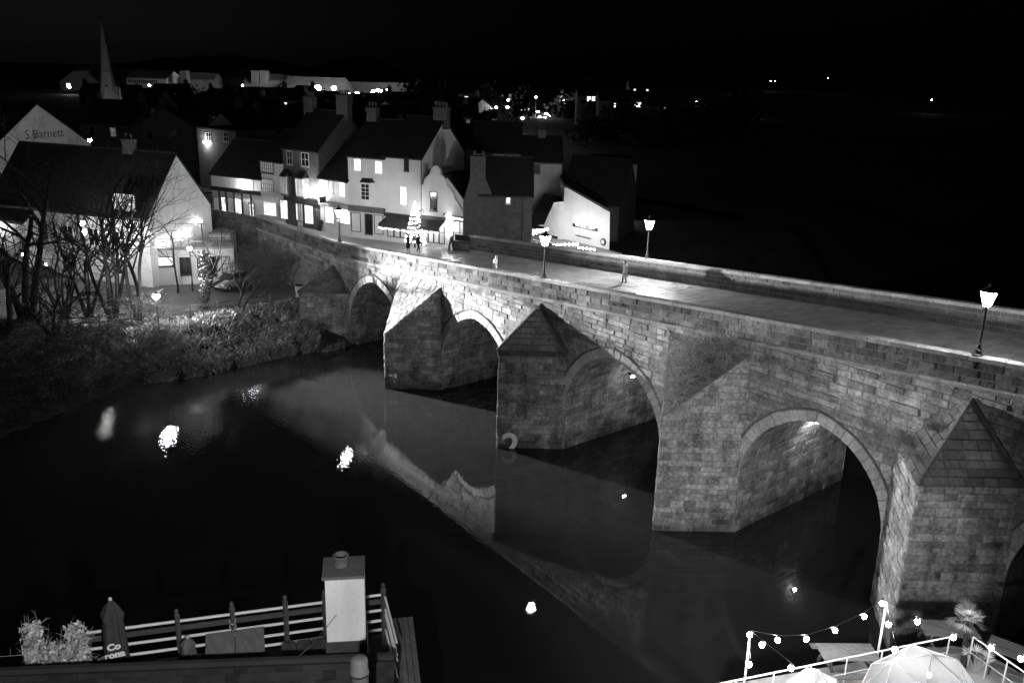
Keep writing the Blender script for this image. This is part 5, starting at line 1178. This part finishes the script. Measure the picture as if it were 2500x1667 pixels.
# ================================================================== PAVEMENT CAFE
def onstreet(px, py):
    p = onZ(px, py, 7.9)
    for _ in range(6): p = onZ(px, py, max(zd(p.x), 7.85)+.015)
    return p
xt = onstreet(1013, 605); t = thingW('christmas_tree', 'Christmas tree covered in bright fairy lights outside the restaurant', 'tree', xt); cr = random.Random(2)
MB().tube([xt, xt+Vector((0, 0, 4.3))], [.07, .02], 6).build('trunk', M['bark'], t)
tf = MB()
for i in range(900):
    h = cr.random()**1.35; r_ = (1-h)*.95+.05; a = cr.uniform(0, 6.28); q = xt+Vector((cos(a)*r_*cr.uniform(.2, 1), sin(a)*r_*cr.uniform(.2, 1), .45+h*3.9)); d = Vector((cos(a), sin(a), -.35)); s_ = .2; sd = Vector((-sin(a), cos(a), 0))*.05
    tf.tone = cr.random(); tf.add([q-sd, q+sd, q+d*s_], ((0, 1, 2),))
tf.build('foliage', M['leaf'], t)
fl_ = MB()
for i in range(330):
    h = i/330; a = h*60+cr.uniform(-.3, .3); r_ = (1-h)*.98+.05; q = xt+Vector((cos(a)*r_, sin(a)*r_, .45+h*3.9+cr.uniform(-.1, .1))); fl_.sphere(q, .03, 5, 3)
fl_.build('fairy_lights', M['fairy'], t, kind='stuff')
def cafe_chair(loc, rz, label):
    t = thing('cafe_chair', label, 'chair', loc, rz, 'cafe chairs')
    MB().box((0, 0, .45), (.42, .42, .04)).build('seat', M['table'], t); MB().box((-.2, 0, .72), (.03, .4, .34)).build('backrest', M['table'], t)
    for (a, b) in ((-1, -1), (-1, 1), (1, -1), (1, 1)): MB().beam((a*.19, b*.19, 0), (a*.18, b*.18, .45 if a > 0 else .86), .035).build('leg', M['metal'], t)
    return t
def cafe_table(loc, label):
    t = thing('cafe_table', label, 'table', loc, .3, 'cafe tables'); MB().lathe([(.38, .71), (.38, .74)], n=14).build('table_top', M['metal'], t); MB().tube([(0, 0, .03), (0, 0, .71)], .03, 6).build('leg', M['iron'], t); MB().lathe([(.25, 0), (.24, .03)], n=10).build('base', M['iron'], t); return t
spots = [(952, 578, 'under the left awning'), (1060, 600, 'beside the Christmas tree'), (1082, 596, 'nearest the restaurant door')]
for i, (x, y, w) in enumerate(spots):
    p = onstreet(x, y); cafe_table(p, 'round metal cafe table '+w)
    for j, a in enumerate((.4, 2.4, 4.4)):
        q = p+Vector((cos(a)*.62, sin(a)*.62, 0)); cafe_chair(q, a+pi, 'cafe chair '+['on the far side of', 'on the left of', 'in front of'][j]+' the table '+w)
p = onstreet(1102, 612); t = thing('menu_board', 'black A-board with a round emblem outside the restaurant', 'sign', p, radians(-50))
for s_ in (-1, 1):
    b_ = MB().add([(-.4, s_*.28, 0), (.4, s_*.28, 0), (.36, s_*.03, 1.35), (-.36, s_*.03, 1.35), (-.4, s_*.25, 0), (.4, s_*.25, 0), (.36, 0, 1.35), (-.36, 0, 1.35)], ((0, 1, 2, 3), (7, 6, 5, 4), (0, 4, 5, 1), (1, 5, 6, 2), (2, 6, 7, 3), (3, 7, 4, 0))).build('board', M['black'], t)
ring = MB()
for k in range(24):
    a, b = 2*pi*k/24, 2*pi*(k+1)/24; f = lambda an, r_: (cos(an)*r_, -.155-(sin(an)*r_)*-.19*-1*-1-.012, .72+sin(an)*r_)
    ring.quad(f(a, .24), f(b, .24), f(b, .29), f(a, .29))
ring.build('emblem', M['grey'], t)
p = onstreet(1126, 612); t = thing('planter_screen', 'low timber windbreak box with a glazed screen by the restaurant corner', 'screen', p, radians(27))
for i in range(9): MB().box((-.72+i*.18, 0, .42), (.165, .06, .62)).build('slat', M['table'], t)
MB().box((0, 0, .8), (1.75, .12, .12)).build('top_rail', M['black'], t); MB().box((0, 0, .06), (1.75, .12, .1)).build('base_rail', M['black'], t); MB().box((0, .2, 1.15), (1.5, .03, .55)).build('glazed_screen', M['glass'], t)
p = onstreet(925, 572); t = thing('planter_box', 'long pale slatted planter box by the left awning', 'planter', p, radians(27))
for i in range(8): MB().box((-.9+i*.26, 0, .3), (.24, .5, .55)).build('slat', M['cream'], t)
MB().box((0, 0, .6), (2.2, .54, .05)).build('top_board', M['table'], t)
p = onstreet(784, 563); t = thing('pavement_sign', 'black A-board on the bright pavement before the brick house', 'sign', p, radians(10))
for s_ in (-1, 1): MB().add([(-.32, s_*.25, 0), (.32, s_*.25, 0), (.3, s_*.03, 1.1), (-.3, s_*.03, 1.1), (-.32, s_*.22, 0), (.32, s_*.22, 0), (.3, 0, 1.1), (-.3, 0, 1.1)], ((0, 1, 2, 3), (7, 6, 5, 4), (0, 4, 5, 1), (1, 5, 6, 2), (2, 6, 7, 3), (3, 7, 4, 0))).build('board', M['black'], t)
# wall lamp beside the restaurant door
q = REST.P(3.15, 10.15, .42); lb = MB().beam(REST.P(3.15, 10.3, .15), q+Vector((0, 0, .15)), .04).build('lamp_bracket', M['iron'], REST.root); MB().lathe([(.07, -.2), (.15, .15), (.02, .28)], q, 6).build('door_lantern', M['lantern'], lb)
# festoon bulbs on the pub terrace
t = thingW('terrace_festoon', 'strings of round bulbs along the riverside pub terrace', 'string lights', (-8, 23, 8))
for (a, b, n) in (((500, 1310), (980, 1290), 7), ((110, 1020), (380, 990), 5), ((100, 1085), (370, 1000), 5), ((1020, 1365), (1330, 1400), 5)):
    pa, pb = onY(*Zm(8, *a), 21.6), onY(*Zm(8, *b), 21.6); MB().tube([pa+Vector((0, 0, .1)), pb+Vector((0, 0, .1))], .012, 4).build('cable', M['iron'], t)
    for i in range(n): MB().sphere(pa.lerp(pb, i/(n-1)), .085, 7, 5).build('bulb', M['bulb'], t)
light('terrace_lamp_glow', (-8.5, 24.5, 8.9), 50, .15, 'POINT', t); light('terrace_lamp_glow', (-4.5, 25, 8.9), 40, .15, 'POINT', t)
# ================================================================== FOREGROUND LEFT: roof, chimney, balcony
zR = 12.8
def rp(x, y, z=zR): return onZ(*D(x, y), z)
a0, a1 = rp(185, 1453), rp(880, 1363); ud = (a1-a0).normalized(); nd = Vector((ud.y, -ud.x, 0))
if nd.dot(CAM-a0) < 0: nd = -nd
LB = (a1-a0).length; zD = zR-1.12
bal = thingW('balcony', 'timber balcony with white rails overlooking the river', 'balcony', (a0+ud*(LB/2)).to_tuple()[:2]+(zD,))
nb = 34
for i in range(nb):
    f0, f1 = -.6+i*(LB+.7)/nb, -.6+(i+1)*(LB+.7)/nb-.012; MB().extrude([a0+ud*f0+Vector((0, 0, -1.17)), a0+ud*f1+Vector((0, 0, -1.17)), a0+ud*f1+nd*3+Vector((0, 0, -1.17)), a0+ud*f0+nd*3+Vector((0, 0, -1.17))], (0, 0, .05)).build('deck_board', M['timber'], bal)
def along(x, y): p = rp(x, y); return (p-a0).dot(ud)
px_ = [along(262, 1443), along(407, 1424), along(533, 1408), along(655, 1392), along(745, 1380), LB]
for s_ in px_:
    b_ = a0+ud*s_; pc = MB().beam(b_+Vector((0, 0, -1.3)), b_+Vector((0, 0, .16)), .10, .10).build('post', M['timber'], bal); MB().lathe([(.06, .16), (.03, .19), (.055, .24), (.03, .3), (.01, .31)], b_, 8).build('finial', M['timber'], pc)
st_ = [0]+px_
for (s0, s1) in zip(st_, st_[1:]):
    for h in (-.02, -.45, -.74, -1.0): MB().tube([a0+ud*(s0+.055)+Vector((0, 0, h)), a0+ud*(s1-.055)+Vector((0, 0, h))], .034, 7).build('rail', M['paint_white'], bal)
    MB().beam(a0+ud*(s0+.055)+Vector((0, 0, -.2)), a0+ud*(s1-.055)+Vector((0, 0, -.2)), .03, .13).build('board_rail', M['timber'], bal)
for (o_, h0, h1) in ((.06, -.06, -.5), (.06, -.55, -1.08)):      # return rails at the corner
    MB().tube([a1+nd*o_+ud*.04+Vector((0, 0, h0)), a1+nd*1.9+ud*.04+Vector((0, 0, h0))], .026, 7).build('rail', M['paint_white'], bal); MB().tube([a1+nd*o_+ud*.04+Vector((0, 0, h1+.1)), a1+nd*1.9+ud*.04+Vector((0, 0, h1+.1))], .026, 7).build('rail', M['paint_white'], bal)
rope = MB(); b_ = a0+ud*px_[2]
for k in range(3): rope.tube([b_+ud*(.07*cos(t_))+nd*.07+Vector((0, 0, -.1-.16*k-.16*abs(sin(t_)))) for t_ in [pi*i/8 for i in range(9)]], .01, 4)
rope.build('rope', M['cream'], bal)
# closed parasols
def parasol(label, s_, off, h, r, m, words=None):
    b_ = a0+ud*s_+nd*off; b_ = Vector((b_.x, b_.y, zD)); t = thingW('closed_parasol', label, 'parasol', b_)
    MB().tube([b_, b_+Vector((0, 0, h))], .028, 8).build('pole', M['metal'], t); MB().lathe([(.26, 0), (.24, .07), (.05, .09)], b_, 12).build('base', M['iron'], t)
    c = MB(); n = 24; prof = [(.9, .42), (1.0, .5), (.92, h*.55), (.8, h*.75), (.95, h*.82), (.62, h*.9), (.12, h*.985)]
    for (rr_, z) in prof:
        for k in range(n): a = 2*pi*k/n; q = rr_*r*(1+.22*cos(a*6)); c.v.append((b_.x+q*cos(a), b_.y+q*sin(a), b_.z+z))
    for i in range(len(prof)-1):
        for k in range(n): c.f.append((i*n+k, i*n+(k+1) % n, (i+1)*n+(k+1) % n, (i+1)*n+k)); c.t.append(.5); c.m.append(0)
    c.build('folded_canopy', M[m], t, smooth=True); MB().sphere(b_+Vector((0, 0, h)), .045, 8, 6).build('finial', M['cream'], t)
    if words:
        v = (CAM-b_); v.z = 0; v.normalize(); u = Vector((-v.y, v.x, 0))
        for (w, z, sz) in words:
            text_mesh('lettering', w, sz, frame(b_+v*(r*1.2)-u*.04+Vector((0, 0, z)), u, (0, 0, 1)), M['paint_white'], t, bold=.012)
parasol('tall closed dark parasol with white lettering by the balcony rail', along(268, 1443), .35, 2.1, .23, 'canvas', [('Co', 1.0, .22), ('rona', .8, .22)])
parasol('short closed grey parasol in front of the balcony rail', along(433, 1420), .55, 1.02, .16, 'canvas_mid')
# tables folded against the rail
def slab(label, s0, s1, off, z0, z1, tilt, m='table', n=2):
    b_ = a0+ud*s0+nd*off; t = thingW('folding_table', label, 'table', (b_.x, b_.y, zD))
    for i in range(n):
        f0, f1 = s0+(s1-s0)*i/n+.01, s0+(s1-s0)*(i+1)/n-.01
        q = [a0+ud*f0+nd*off, a0+ud*f1+nd*off, a0+ud*f1+nd*(off+tilt), a0+ud*f0+nd*(off+tilt)]
        MB().extrude([Vector((q[0].x, q[0].y, z1)), Vector((q[1].x, q[1].y, z1)), Vector((q[2].x, q[2].y, z0)), Vector((q[3].x, q[3].y, z0))], (0, 0, .035)).build('table_top', M[m], t)
    for f in (s0+.12, s1-.12):
        q = a0+ud*f+nd*(off+tilt*.6); MB().beam((q.x, q.y, zD), (q.x, q.y, z0+.1), .04).build('leg', M['iron'], t)
slab('grey wooden table with two boards tilted against the rail', along(470, 1416), along(605, 1399), .25, zD+.55, zD+.78, .62)
slab('dark wooden table behind the tall parasol', along(245, 1447), along(360, 1431), .5, zD+.45, zD+.5, .7, 'timber', 3)
slab('low wooden bench table beside the white chimney', along(640, 1394), along(742, 1381), .5, zD+.4, zD+.43, .8, 'timber', 3)
# leafy shrub at the balcony's left end
sb_ = rp(135, 1470); sb_.z = zD
shrub('potted_shrub', 'bright leafy shrub at the left end of the balcony', [((sb_.x+nd.x*.6, sb_.y+nd.y*.6, zD+.1), (.3, .3, 1.1)), ((sb_.x-ud.x*.35+nd.x*.6, sb_.y-ud.y*.35+nd.y*.6, zD+.2), (.2, .2, 1.5)), ((sb_.x+ud.x*.5+nd.x*.6, sb_.y+ud.y*.5+nd.y*.6, zD+.2), (.2, .2, 1.4))], 90, 'grass', 'leaf_pale', 1300, .055, .7, 45, .008, 2.6)
# slate roof with ridge, chimney and pots
r1 = at(*D(905, 1497), 19.0); r1.z -= .13; zq = r1.z; r0 = onZ(*D(40, 1543), zq); ru = (r1-r0).normalized(); rn = Vector((ru.y, -ru.x, 0))
if rn.dot(CAM-r0) < 0: rn = -rn
rfh = thingW('slate_roof', 'dark slate roof in the bottom left foreground', 'roof', (r0.x, r0.y, zq-3)); Lr = (r1-r0).length; sv = (rn*.82+Vector((0, 0, -.57))).normalized(); nv = ru.cross(sv)
if nv.z < 0: nv = -nv
MB().extrude([r0-ru*3, r1, r1+sv*5, r0-ru*3+sv*5], -nv*.2).build('roof_bed', M['slate'], rfh)
MB().extrude([r0-ru*3-nv*.02, r1-nv*.02, r1-rn*2+Vector((0, 0, -3.2)), r0-ru*3-rn*2+Vector((0, 0, -3.2))], -Vector((0, 0, .2))).build('rear_slope', M['slate'], rfh)
sr = random.Random(6); ns = 0
for row in range(13):
    f = -3+(row % 2)*.14
    while f < Lr-.02:
        g_ = min(f+.28, Lr); o_ = r0+ru*f+sv*(row*.2); h = sr.uniform(.015, .04)
        if ns < 300 and row > -1 and f > -1:
            mb = MB(); mb.tone = sr.random(); e_ = ru*(g_-f-.012); mb.add([o_+nv*.01, o_+e_+nv*.01, o_+e_+sv*.21+nv*h, o_+sv*.21+nv*(h+sr.uniform(-.008, .012)), o_+e_+sv*.21, o_+sv*.21], ((0, 3, 2, 1), (3, 5, 4, 2), (0, 5, 3), (1, 2, 4))); mb.build('slate', M['slate'], rfh); ns += 1
        f = g_
MB().tube([r0-ru*3+nv*.05, r1+nv*.05], .1, 7).build('ridge_tiles', M['slate'], rfh)
cA, cB = at(799, 1574, 19.3), at(893, 1568, 19.3); cB = onZ(893, 1568, cA.z); cu_ = (cB-cA); cu_.z = 0; cw = cu_.length; cu_.normalize(); cn = Vector((cu_.y, -cu_.x, 0))
if cn.dot(CAM-cA) < 0: cn = -cn
t = thingW('white_chimney', 'square white rendered chimney stack with a flat dark cap and round pot', 'chimney', (cA.x, cA.y, cA.z)); ctop = onPl(838, 1412, cA, cn).z
MB().extrude([cA, cA+cu_*cw, cA+cu_*cw-cn*.72, cA-cn*.72], (0, 0, ctop-cA.z)).build('stack', M['chimney_render'], t)
MB().extrude([cA+cn*.03-cu_*.03+Vector((0, 0, -.9)), cA+cu_*(cw+.03)+cn*.03+Vector((0, 0, -.9)), cA+cu_*(cw+.03)-cn*.75+Vector((0, 0, -.9)), cA-cu_*.03-cn*.75+Vector((0, 0, -.9))], (0, 0, .97)).build('lead_flashing', M['canvas'], t)
cp = [cA+cn*.05-cu_*.06, cA+cu_*(cw+.01)+cn*.05, cA+cu_*(cw+.01)-cn*.76, cA-cu_*.06-cn*.76]
MB().extrude([Vector((q.x, q.y, ctop+.005)) for q in cp], (0, 0, .07)).build('cap_slab', M['canvas_mid'], t)
cc = cA+cu_*(cw*.4)-cn*.4; MB().lathe([(.15, 0), (.165, .03), (.15, .07), (.15, .2), (.172, .23), (.17, .26), (.13, .26), (.12, .1)], (cc.x, cc.y, ctop+.075), 16).build('chimney_pot', M['canvas_mid'], t, smooth=True)
MB().tube([cA+cu_*(cw*.27)+cn*.02+Vector((0, 0, .75)), cA-cu_*.3+cn*.25+Vector((0, 0, .2)), cA-cu_*1.1+cn*.5+Vector((0, 0, -.35))], .009, 4).build('cable', M['black'], t)
q = at(*D(826, 1552), 15.5); t = thingW('round_flue', 'round banded flue pot low in front of the white chimney', 'chimney pot', (q.x, q.y, q.z-.6))
MB().lathe([(.15, -.8), (.15, .02), (.165, .04), (.165, .1), (.15, .12), (.15, .3), (.13, .36), (.05, .38)], q, 16).build('flue', M['canvas_mid'], t, smooth=True); MB().lathe([(.168, .05), (.168, .09)], q, 16).build('band', M['iron'], t)
# timber walkway beyond the corner post
zw = 11.3; wk = thingW('timber_walkway', 'weathered timber walkway running towards the viewer right of the balcony', 'walkway', (44, -27, zw))
e0, e1, e2, e3 = onZ(943, 1510, zw), onZ(1008, 1504, zw), onZ(1030, 1680, zw), onZ(954, 1680, zw)
for i in range(5):
    f0, f1 = i/5+.01, (i+1)/5-.01; MB().extrude([e0.lerp(e1, f0), e0.lerp(e1, f1), e3.lerp(e2, f1), e3.lerp(e2, f0)], (0, 0, -.06)).build('plank', M['table'], wk)
MB().extrude([e0, e1, e2, e3], (0, 0, -.5)).build('bearer', M['timber'], wk); 
for v_ in wk.children:
    if v_.name.startswith('bearer'): v_.location.z -= .07
# ================================================================== FOREGROUND RIGHT: river terrace
zT = 7.8
edge = [onZ(*D(1560, 1590), zT), onZ(*D(2185, 1482), zT), onZ(*D(2250, 1490), zT), onZ(*D(2420, 1590), zT)]
MB().extrude([edge[0], edge[1], edge[2], edge[3], edge[3]+Vector((8, -14, 0)), edge[0]+Vector((6, -14, 0))][::-1], (0, 0, -7.5)).build('river_terrace', M['paving'], kind='structure')
rt_ = thingW('terrace_railing', 'pale tubular railing along the edge of the river terrace', 'railing', (edge[1].x, edge[1].y, zT))
def railing(pa, pb, n):
    for i in range(n+1):
        q = pa.lerp(pb, i/n); MB().tube([(q.x, q.y, zT-.1), (q.x, q.y, zT+1.05)], .022, 6).build('post', M['paint_white'], rt_)
    for h in (1.05, .5): MB().tube([pa+Vector((0, 0, h)), pb+Vector((0, 0, h))], .026 if h > 1 else .012, 7).build('rail', M['paint_white'], rt_)
ra, rb = onZ(*D(1600, 1580), zT+1.05), onZ(*D(2182, 1462), zT+1.05); ra.z = rb.z = zT
rc = onZ(*D(2236, 1462), zT+1.05); rc.z = zT; rd_ = onZ(*D(2400, 1575), zT+1.05); rd_.z = zT
railing(ra, rb, 7); railing(rc, rd_, 4)
def fpole(px, top, label):
    b_ = onZ(*D(*px), zT); t = thingW('festoon_pole', label, 'pole', (b_.x, b_.y, zT)); n_ = (CAM-b_); n_.z = 0; n_.normalize(); z = onPl(*D(*top), b_, n_).z
    MB().tube([b_, Vector((b_.x, b_.y, z))], .035, 8).build('pole', M['paint_white'], t); MB().lathe([(.1, 0), (.1, .02)], b_, 10).build('foot_plate', M['metal'], t); return Vector((b_.x, b_.y, z))
pR = fpole((2010, 1535), (2026, 1378), 'right white pole carrying the festoon bulbs'); pL = fpole((1708, 1580), (1718, 1447), 'left white pole carrying the festoon bulbs')
kR, kL = pj(pR)[2], pj(pL)[2]
fs_ = thingW('festoon_lights', 'festoon of bright bulbs strung between poles over the river terrace', 'string lights', (pR.x, pR.y, zT))
def bulb(x, y, k):
    p = at(*D(x, y), k); MB().sphere(p, .075, 9, 6, (1, 1, 1.15)).build('bulb', M['bulb'], fs_); MB().tube([p+Vector((0, 0, .07)), p+Vector((0, 0, .15))], .03, 6).build('bulb_holder', M['black'], fs_); return p+Vector((0, 0, .15))
def run(a, lst, b=None):
    pts = ([a] if a is not None else [])+[bulb(*q) for q in lst]+([b] if b is not None else [])
    MB().tube(pts, .009, 4).build('cable', M['black'], fs_)
lp = lambda x: kL+(kR-kL)*(x-1718)/(2028-1718)
run(pL, [(1722, 1457, kL-.1), (1786, 1469, lp(1786)), (1852, 1467, lp(1852)), (1918, 1447, lp(1918)), (1985, 1415, lp(1985)), (2027, 1385, kR-.1)], pR)
run(pR, [(2107, 1427, kR), (2190, 1463, kR-.3), (2276, 1487, kR-.9), (2345, 1512, kR-1.8), (2400, 1530, kR-2.4)])
run(pL, [(1750, 1480, kL-1.0), (1817, 1533, kL-2.5), (1850, 1590, kL-3.5)])
run(pL, [(1721, 1525, kL-1.5)]); run(pR, [(2041, 1433, kR-1.2), (2055, 1491, kR-2.8)])
# clear garden domes
pm_ = bpy.data.materials.new('dome_film'); pm_.use_nodes = True; _t = pm_.node_tree; _p = _t.nodes['Principled BSDF']; _tr = _t.nodes.new('ShaderNodeBsdfTranslucent'); _tr.inputs[0].default_value = (.35, .35, .35, 1); _mx = _t.nodes.new('ShaderNodeMixShader'); _tp = _t.nodes.new('ShaderNodeBsdfTransparent'); _m2 = _t.nodes.new('ShaderNodeMixShader')
_p.inputs['Base Color'].default_value = (.45, .45, .45, 1); _p.inputs['Roughness'].default_value = .25; _mx.inputs[0].default_value = .5; _m2.inputs[0].default_value = .45
_t.links.new(_p.outputs[0], _mx.inputs[1]); _t.links.new(_tr.outputs[0], _mx.inputs[2]); _t.links.new(_mx.outputs[0], _m2.inputs[1]); _t.links.new(_tp.outputs[0], _m2.inputs[2]); _t.links.new(_m2.outputs[0], _t.nodes['Material Output'].inputs[0])
def dome(label, px, k, R):
    top = at(*D(*px), k); c = Vector((top.x, top.y, zT)); hh = top.z-zT
    t = thingW('garden_dome', label, 'dome', c); bm = bmesh.new(); bmesh.ops.create_icosphere(bm, subdivisions=2, radius=1.0)
    sc = Vector((R, R, hh)); f_ = lambda v: Vector((v.x*sc.x, v.y*sc.y, max(0, v.z)*sc.z))+c
    fr = MB()
    for e in bm.edges:
        a, b = e.verts
        if a.co.z > -.2 and b.co.z > -.2: fr.beam(f_(a.co), f_(b.co), .02)
    fr.build('frame', M['paint_white'], t)
    for f in bm.faces:
        if all(v.co.z > -.2 for v in f.verts): MB().poly([f_(v.co*.995) for v in f.verts]).build('panel', pm_, t)
    bm.free(); light('dome_lamp', (c.x, c.y, zT+hh*.6), 34, .15, 'POINT', t)
    lb = MB().sphere((c.x, c.y, zT+hh*.75), .06, 6, 5).build('hanging_bulb', M['bulb'], t)
    cs = MB().lathe([(.5, .72), (.5, .76)], c, 14).build('inner_table', M['table'], t)
dome('large glowing geodesic garden dome on the river terrace', (2143, 1503), 24.2, 1.85)
dome('smaller glowing garden dome cut off by the bottom edge', (1880, 1537), 22.8, 1.25)
# palm
b_ = onZ(*D(2212, 1530), zT); pt_ = at(*D(2222, 1425), pj(b_)[2]-.2); t = thingW('palm', 'potted fan palm beside the string lights', 'palm', b_)
MB().tube([b_, pt_], [.09, .07], 8).build('trunk', M['bark'], t); pr_ = random.Random(12)
def fan(mb, c, d, n=13, L=.4):
    d = d.normalized(); s_ = d.cross(Vector((0, 0, 1)))
    if s_.length < .1: s_ = Vector((1, 0, 0))
    s_.normalize()
    for i in range(n):
        a = (i/(n-1)-.5)*2.6; q = (d*cos(a)+s_*sin(a)+Vector((0, 0, -.12*abs(a)))).normalized(); w = q.cross(d.cross(s_)).normalized()*.02; mb.tone = pr_.random(); mb.add([c, c+q*L*.5+w, c+q*L, c+q*L*.5-w], ((0, 1, 2, 3),))
for i in range(15):
    a = i*2.4; e = pr_.uniform(-.4, 2.2); d = Vector((cos(a), sin(a), e)).normalized(); f = MB(); q = pt_+d*pr_.uniform(.14, .36); f.tube([pt_, q], .008, 4); fan(f, q, d); f.build('frond', M['leaf_pale'], t)
b2 = onZ(*D(2238, 1545), zT)
for i in range(6): d = Vector((cos(i*1.05), sin(i*1.05), .8)).normalized(); f = MB(); q = Vector((b2.x, b2.y, zT+.35))+d*.35; f.tube([(b2.x, b2.y, zT), q], .008, 4); fan(f, q, d, 11, .3); f.build('low_frond', M['leaf_pale'], t)
# terrace tables
def ptable(px, rz, label):
    b_ = onZ(*D(*px), zT); t = thing('picnic_table', label, 'table', b_, rz, 'terrace tables')
    for i in range(5): MB().box((0, -.34+i*.17, .74), (1.7, .155, .035)).build('top_board', M['table'], t)
    for s_ in (-1, 1): MB().box((0, s_*.72, .44), (1.7, .25, .035)).build('bench_board', M['table'], t)
    for x in (-.6, .6):
        for s_ in (-1, 1): MB().beam((x, s_*.62, 0), (x, s_*.2, .72), .06, .09).build('leg', M['timber'], t)
        MB().beam((x, -.8, .4), (x, .8, .4), .05, .09).build('cross_bar', M['timber'], t)
ptable((1940, 1545), .9, 'wooden picnic table between the two domes'); ptable((2330, 1545), .2, 'wooden picnic table at the lower right corner'); ptable((2170, 1490), .8, 'wooden picnic table behind the large dome')
# added floodlights, out of view, to brighten roof, chimney, balcony and near piers
hp = Vector((54.3, -34.4, 21.2)); t = thingW('added_balcony_flood', 'added unseen floodlight brightening the chimney, roof and balcony', 'floodlight', hp)
MB().box(hp+Vector((.35, -.1, .1)), (.6, .08, .08)).build('bracket', M['iron'], t); MB().box(hp+Vector((.02, 0, 0)), (.1, .4, .25), .5).build('housing', M['iron'], t); MB().box(hp+Vector((-.06, .03, -.02)), (.03, .34, .2), .5).build('lens', M['bulb'], t)
light('flood_beam', hp+Vector((-.15, .08, -.05)), 1900, .12, 'SPOT', t, (40.5, -28.2, 12.4), 80, .6)
hp = Vector((50, -28, 14.6)); t = thingW('terrace_floodlight', 'added unseen floodlight aimed at the near bridge piers', 'floodlight', (hp.x, hp.y, 7.8))  # second added lamp, unseen, brightening the near pier faces
MB().tube([(hp.x, hp.y, 7.6), (hp.x, hp.y, 14.5)], .05, 6).build('post', M['iron'], t); MB().box(hp+Vector((.1, -.12, 0)), (.3, .3, .3), .8).build('housing', M['iron'], t); MB().box(hp+Vector((-.04, .06, 0)), (.05, .28, .26), .8).build('lens', M['bulb'], t)
light('flood_beam', hp+Vector((-.12, .16, 0)), 8500, .15, 'SPOT', t, (33.5, 1, 3), 48, 1.0)
